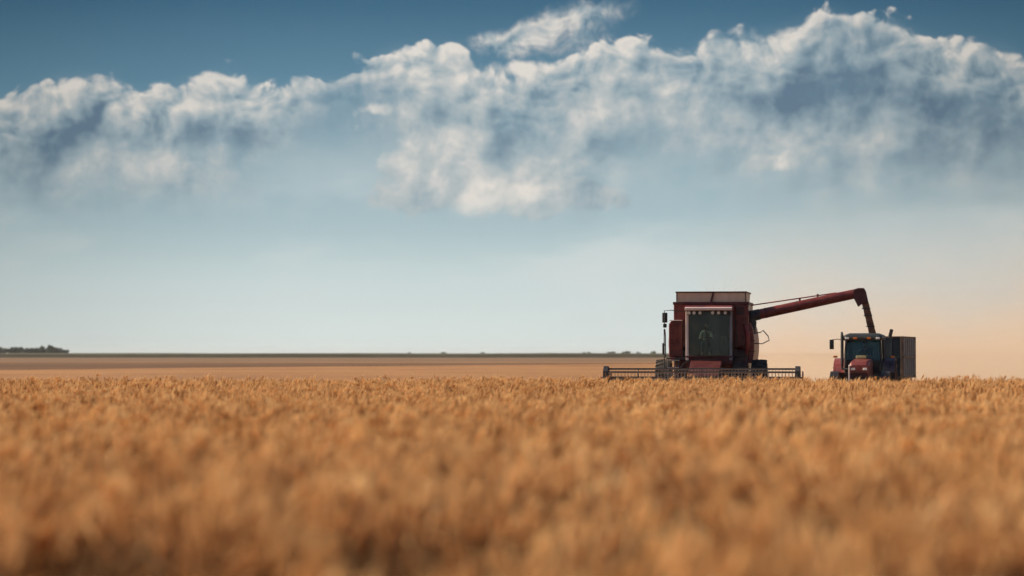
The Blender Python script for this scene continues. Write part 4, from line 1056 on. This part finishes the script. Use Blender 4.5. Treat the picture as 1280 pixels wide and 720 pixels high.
def build_wheat():
    m = wheat_mat()
    src = bpy.data.collections.new('wheat_clumps')
    for i in range(12): src.objects.link(wheat_clump(100 + i, m))
    rng = np.random.default_rng(5)
    pts, rot, scl = [], [], []
    st = 0.5
    d = 6.0
    while d < 110.5:
        hw = 0.195 * d + 3.0
        for x in np.arange(-hw, hw, st):
            px, py = x + rng.uniform(-.22, .22), d + rng.uniform(-.22, .22)
            if py > wheat_edge(px): continue
            lodge = mnoise.noise((px * 0.22, py * 0.10, 0.0)); gap = mnoise.noise((px * 0.8, py * 0.5, 9.0))
            if gap < -0.42 + 0.36 * max(0.0, 1 - d / 22.0): continue
            g2 = mnoise.noise((px * 0.55, py * 0.40, 21.0)); near = max(0.0, 1 - d / 18.0)
            if g2 < -0.45 + 1.35 * near and rng.random() < 0.7: continue
            z = 0.80 - (0.10 * min(1, max(0, -g2 * 3)) * min(1, near * 3)) + 0.10 * mnoise.noise((px * 0.9, py * 0.6, 4.0)) + 0.07 * lodge + rng.normal(0, 0.035) + (0.09 if d > 45 and rng.random() < 0.06 else 0)
            pts.append((px, py, rise(py))); rot.append((rng.normal(0, 0.05), rng.normal(0, 0.06) + 0.05, rng.uniform(-1.2, 1.2) + 1.5 * lodge))
            scl.append(z)
        d += st
    me = bpy.data.meshes.new('wheat_field'); me.from_pydata(pts, [], [])
    a = me.attributes.new('rot', 'FLOAT_VECTOR', 'POINT'); a.data.foreach_set('vector', np.array(rot, dtype=np.float32).ravel())
    a = me.attributes.new('scl', 'FLOAT', 'POINT'); a.data.foreach_set('value', np.array(scl, dtype=np.float32))
    o = bpy.data.objects.new('wheat_field', me); COL.objects.link(o)
    me.materials.append(m)
    tag(o, 'ripe golden wheat filling the whole foreground up to the machines', 'wheat field', kind='stuff')
    g = bpy.data.node_groups.new('scatter_wheat', 'GeometryNodeTree')
    g.interface.new_socket('Geometry', in_out='INPUT', socket_type='NodeSocketGeometry'); g.interface.new_socket('Geometry', in_out='OUTPUT', socket_type='NodeSocketGeometry')
    gi = g.nodes.new('NodeGroupInput'); go = g.nodes.new('NodeGroupOutput')
    ci = g.nodes.new('GeometryNodeCollectionInfo'); ci.inputs[0].default_value = src; ci.inputs[1].default_value = True; ci.inputs[2].default_value = True
    ip = g.nodes.new('GeometryNodeInstanceOnPoints'); ip.inputs['Pick Instance'].default_value = True
    na = g.nodes.new('GeometryNodeInputNamedAttribute'); na.data_type = 'FLOAT_VECTOR'; na.inputs[0].default_value = 'rot'
    er = g.nodes.new('FunctionNodeEulerToRotation')
    ns = g.nodes.new('GeometryNodeInputNamedAttribute'); ns.data_type = 'FLOAT'; ns.inputs[0].default_value = 'scl'
    rv = g.nodes.new('FunctionNodeRandomValue'); rv.data_type = 'INT'
    for s_ in rv.inputs:
        if s_.name == 'Max' and s_.type == 'INT': s_.default_value = 11
    L = g.links.new
    L(gi.outputs[0], ip.inputs['Points']); L(ci.outputs[0], ip.inputs['Instance'])
    L(na.outputs[0], er.inputs[0]); L(er.outputs[0], ip.inputs['Rotation']); L(ns.outputs[0], ip.inputs['Scale'])
    L([q for q in rv.outputs if q.type == 'INT'][0], ip.inputs['Instance Index'])
    L(ip.outputs[0], go.inputs[0])
    o.modifiers.new('scatter', 'NODES').node_group = g
    # soil under the crop
    b = MB(); ys = [-20 + 126.5 * k / 50 for k in range(51)]
    for ya, yb in zip(ys[:-1], ys[1:]):
        b.b.faces.new([b.b.verts.new(p) for p in ((-60, ya, rise(ya) + 0.006), (60, ya, rise(ya) + 0.006), (60, yb, rise(yb) + 0.006), (-60, yb, rise(yb) + 0.006))])
    bmesh.ops.remove_doubles(b.b, verts=b.b.verts, dist=1e-4)
    o = b.build('wheat_soil', soil_mat('field_soil', (0.16, 0.085, 0.045), (0.2, 0.11, 0.06), (0.18, 0.09, 0.05)), smooth=True); o['kind'] = 'structure'


# ------------------------------------------------------------------ dust raised by the harvest
def build_dust():
    x0, x1, y0, y1, z1 = 5.0, 60.0, 119.5, 175.0, 17.0
    b = MB(); b.box(x0, x1, y0, y1, 0.02, z1)
    m = bpy.data.materials.new('dust'); m.use_nodes = True
    N = NT(m.node_tree); N.n.clear()
    o = N.new('ShaderNodeOutputMaterial'); v = N.new('ShaderNodeVolumePrincipled')
    v.inputs['Color'].default_value = (0.97, 0.81, 0.64, 1); v.inputs['Anisotropy'].default_value = 0.1
    P = N.new('ShaderNodeTexCoord').outputs['Object']; x, y, z = N.sep(P)
    n = N.noise(N.v('MULTIPLY', P, (0.13, 0.06, 0.17)), 1.0, 3, 0.55)
    top = N.m('ADD', 1.1, N.m('ADD', N.step(x, 15.0, 34.0, 0.0, 2.3), N.m('MULTIPLY', N.m('SUBTRACT', n, 0.5), 9.0)))
    dz = N.m('POWER', 2.718, N.m('MULTIPLY', N.m('DIVIDE', z, N.m('MAXIMUM', top, 0.7)), -1.25))
    dens = N.m('MULTIPLY', dz, N.step(x, 7.5, 12.5))
    dens = N.m('MULTIPLY', dens, N.m('MULTIPLY', N.step(y, y0, y0 + 8), N.step(y, y1, y1 - 20)))
    dens = N.m('MULTIPLY', dens, N.m('MULTIPLY', N.step(z, z1 - 0.2, z1 - 8), N.step(n, 0.36, 0.64, 0.12, 1.2)))
    dens = N.m('MULTIPLY', dens, N.step(x, x1, x1 - 12))
    low = N.m('MULTIPLY', N.m('POWER', 2.718, N.m('MULTIPLY', z, -0.6)), N.m('MULTIPLY', N.step(x, 9.0, 14.0), N.m('MULTIPLY', N.step(y, y0, y0 + 8), N.step(y, y1, y1 - 20))))
    nl = N.noise(N.v('MULTIPLY', P, (0.20, 0.10, 0.30)), 1.0, 3, 0.55)
    low = N.m('MULTIPLY', low, N.step(nl, 0.3, 0.68, 0.35, 1.5))
    low = N.m('MULTIPLY', low, N.m('MULTIPLY', N.step(x, x1, x1 - 12), 1.9))
    N.put(v.inputs['Density'], N.m('MULTIPLY', N.m('ADD', N.m('MULTIPLY', dens, 0.68), low), 0.11))
    N.l.new(v.outputs[0], o.inputs['Volume'])
    ob = b.build('dust_cloud', m)
    m.cycles.volume_step_rate = 4.0
    tag(ob, 'pale tan harvest dust drifting behind the tractor and trailer', 'dust cloud', kind='stuff')


def build_haze():
    b = MB(); b.box(-6200, 6200, -400, 9200, -1.0, 18.0)
    m = bpy.data.materials.new('haze'); m.use_nodes = True
    N = NT(m.node_tree); N.n.clear()
    o = N.new('ShaderNodeOutputMaterial'); v = N.new('ShaderNodeVolumePrincipled')
    v.inputs['Color'].default_value = (0.86, 0.92, 0.95, 1); v.inputs['Density'].default_value = 0.00004; v.inputs['Anisotropy'].default_value = 0.2
    N.l.new(v.outputs[0], o.inputs['Volume'])
    tag(b.build('haze', m), 'thin pale air paling the far trees', 'haze', kind='stuff')


build_land()
build_combine(); build_tractor(); build_trailer()
build_trees()
build_wheat()
build_dust()
build_haze()
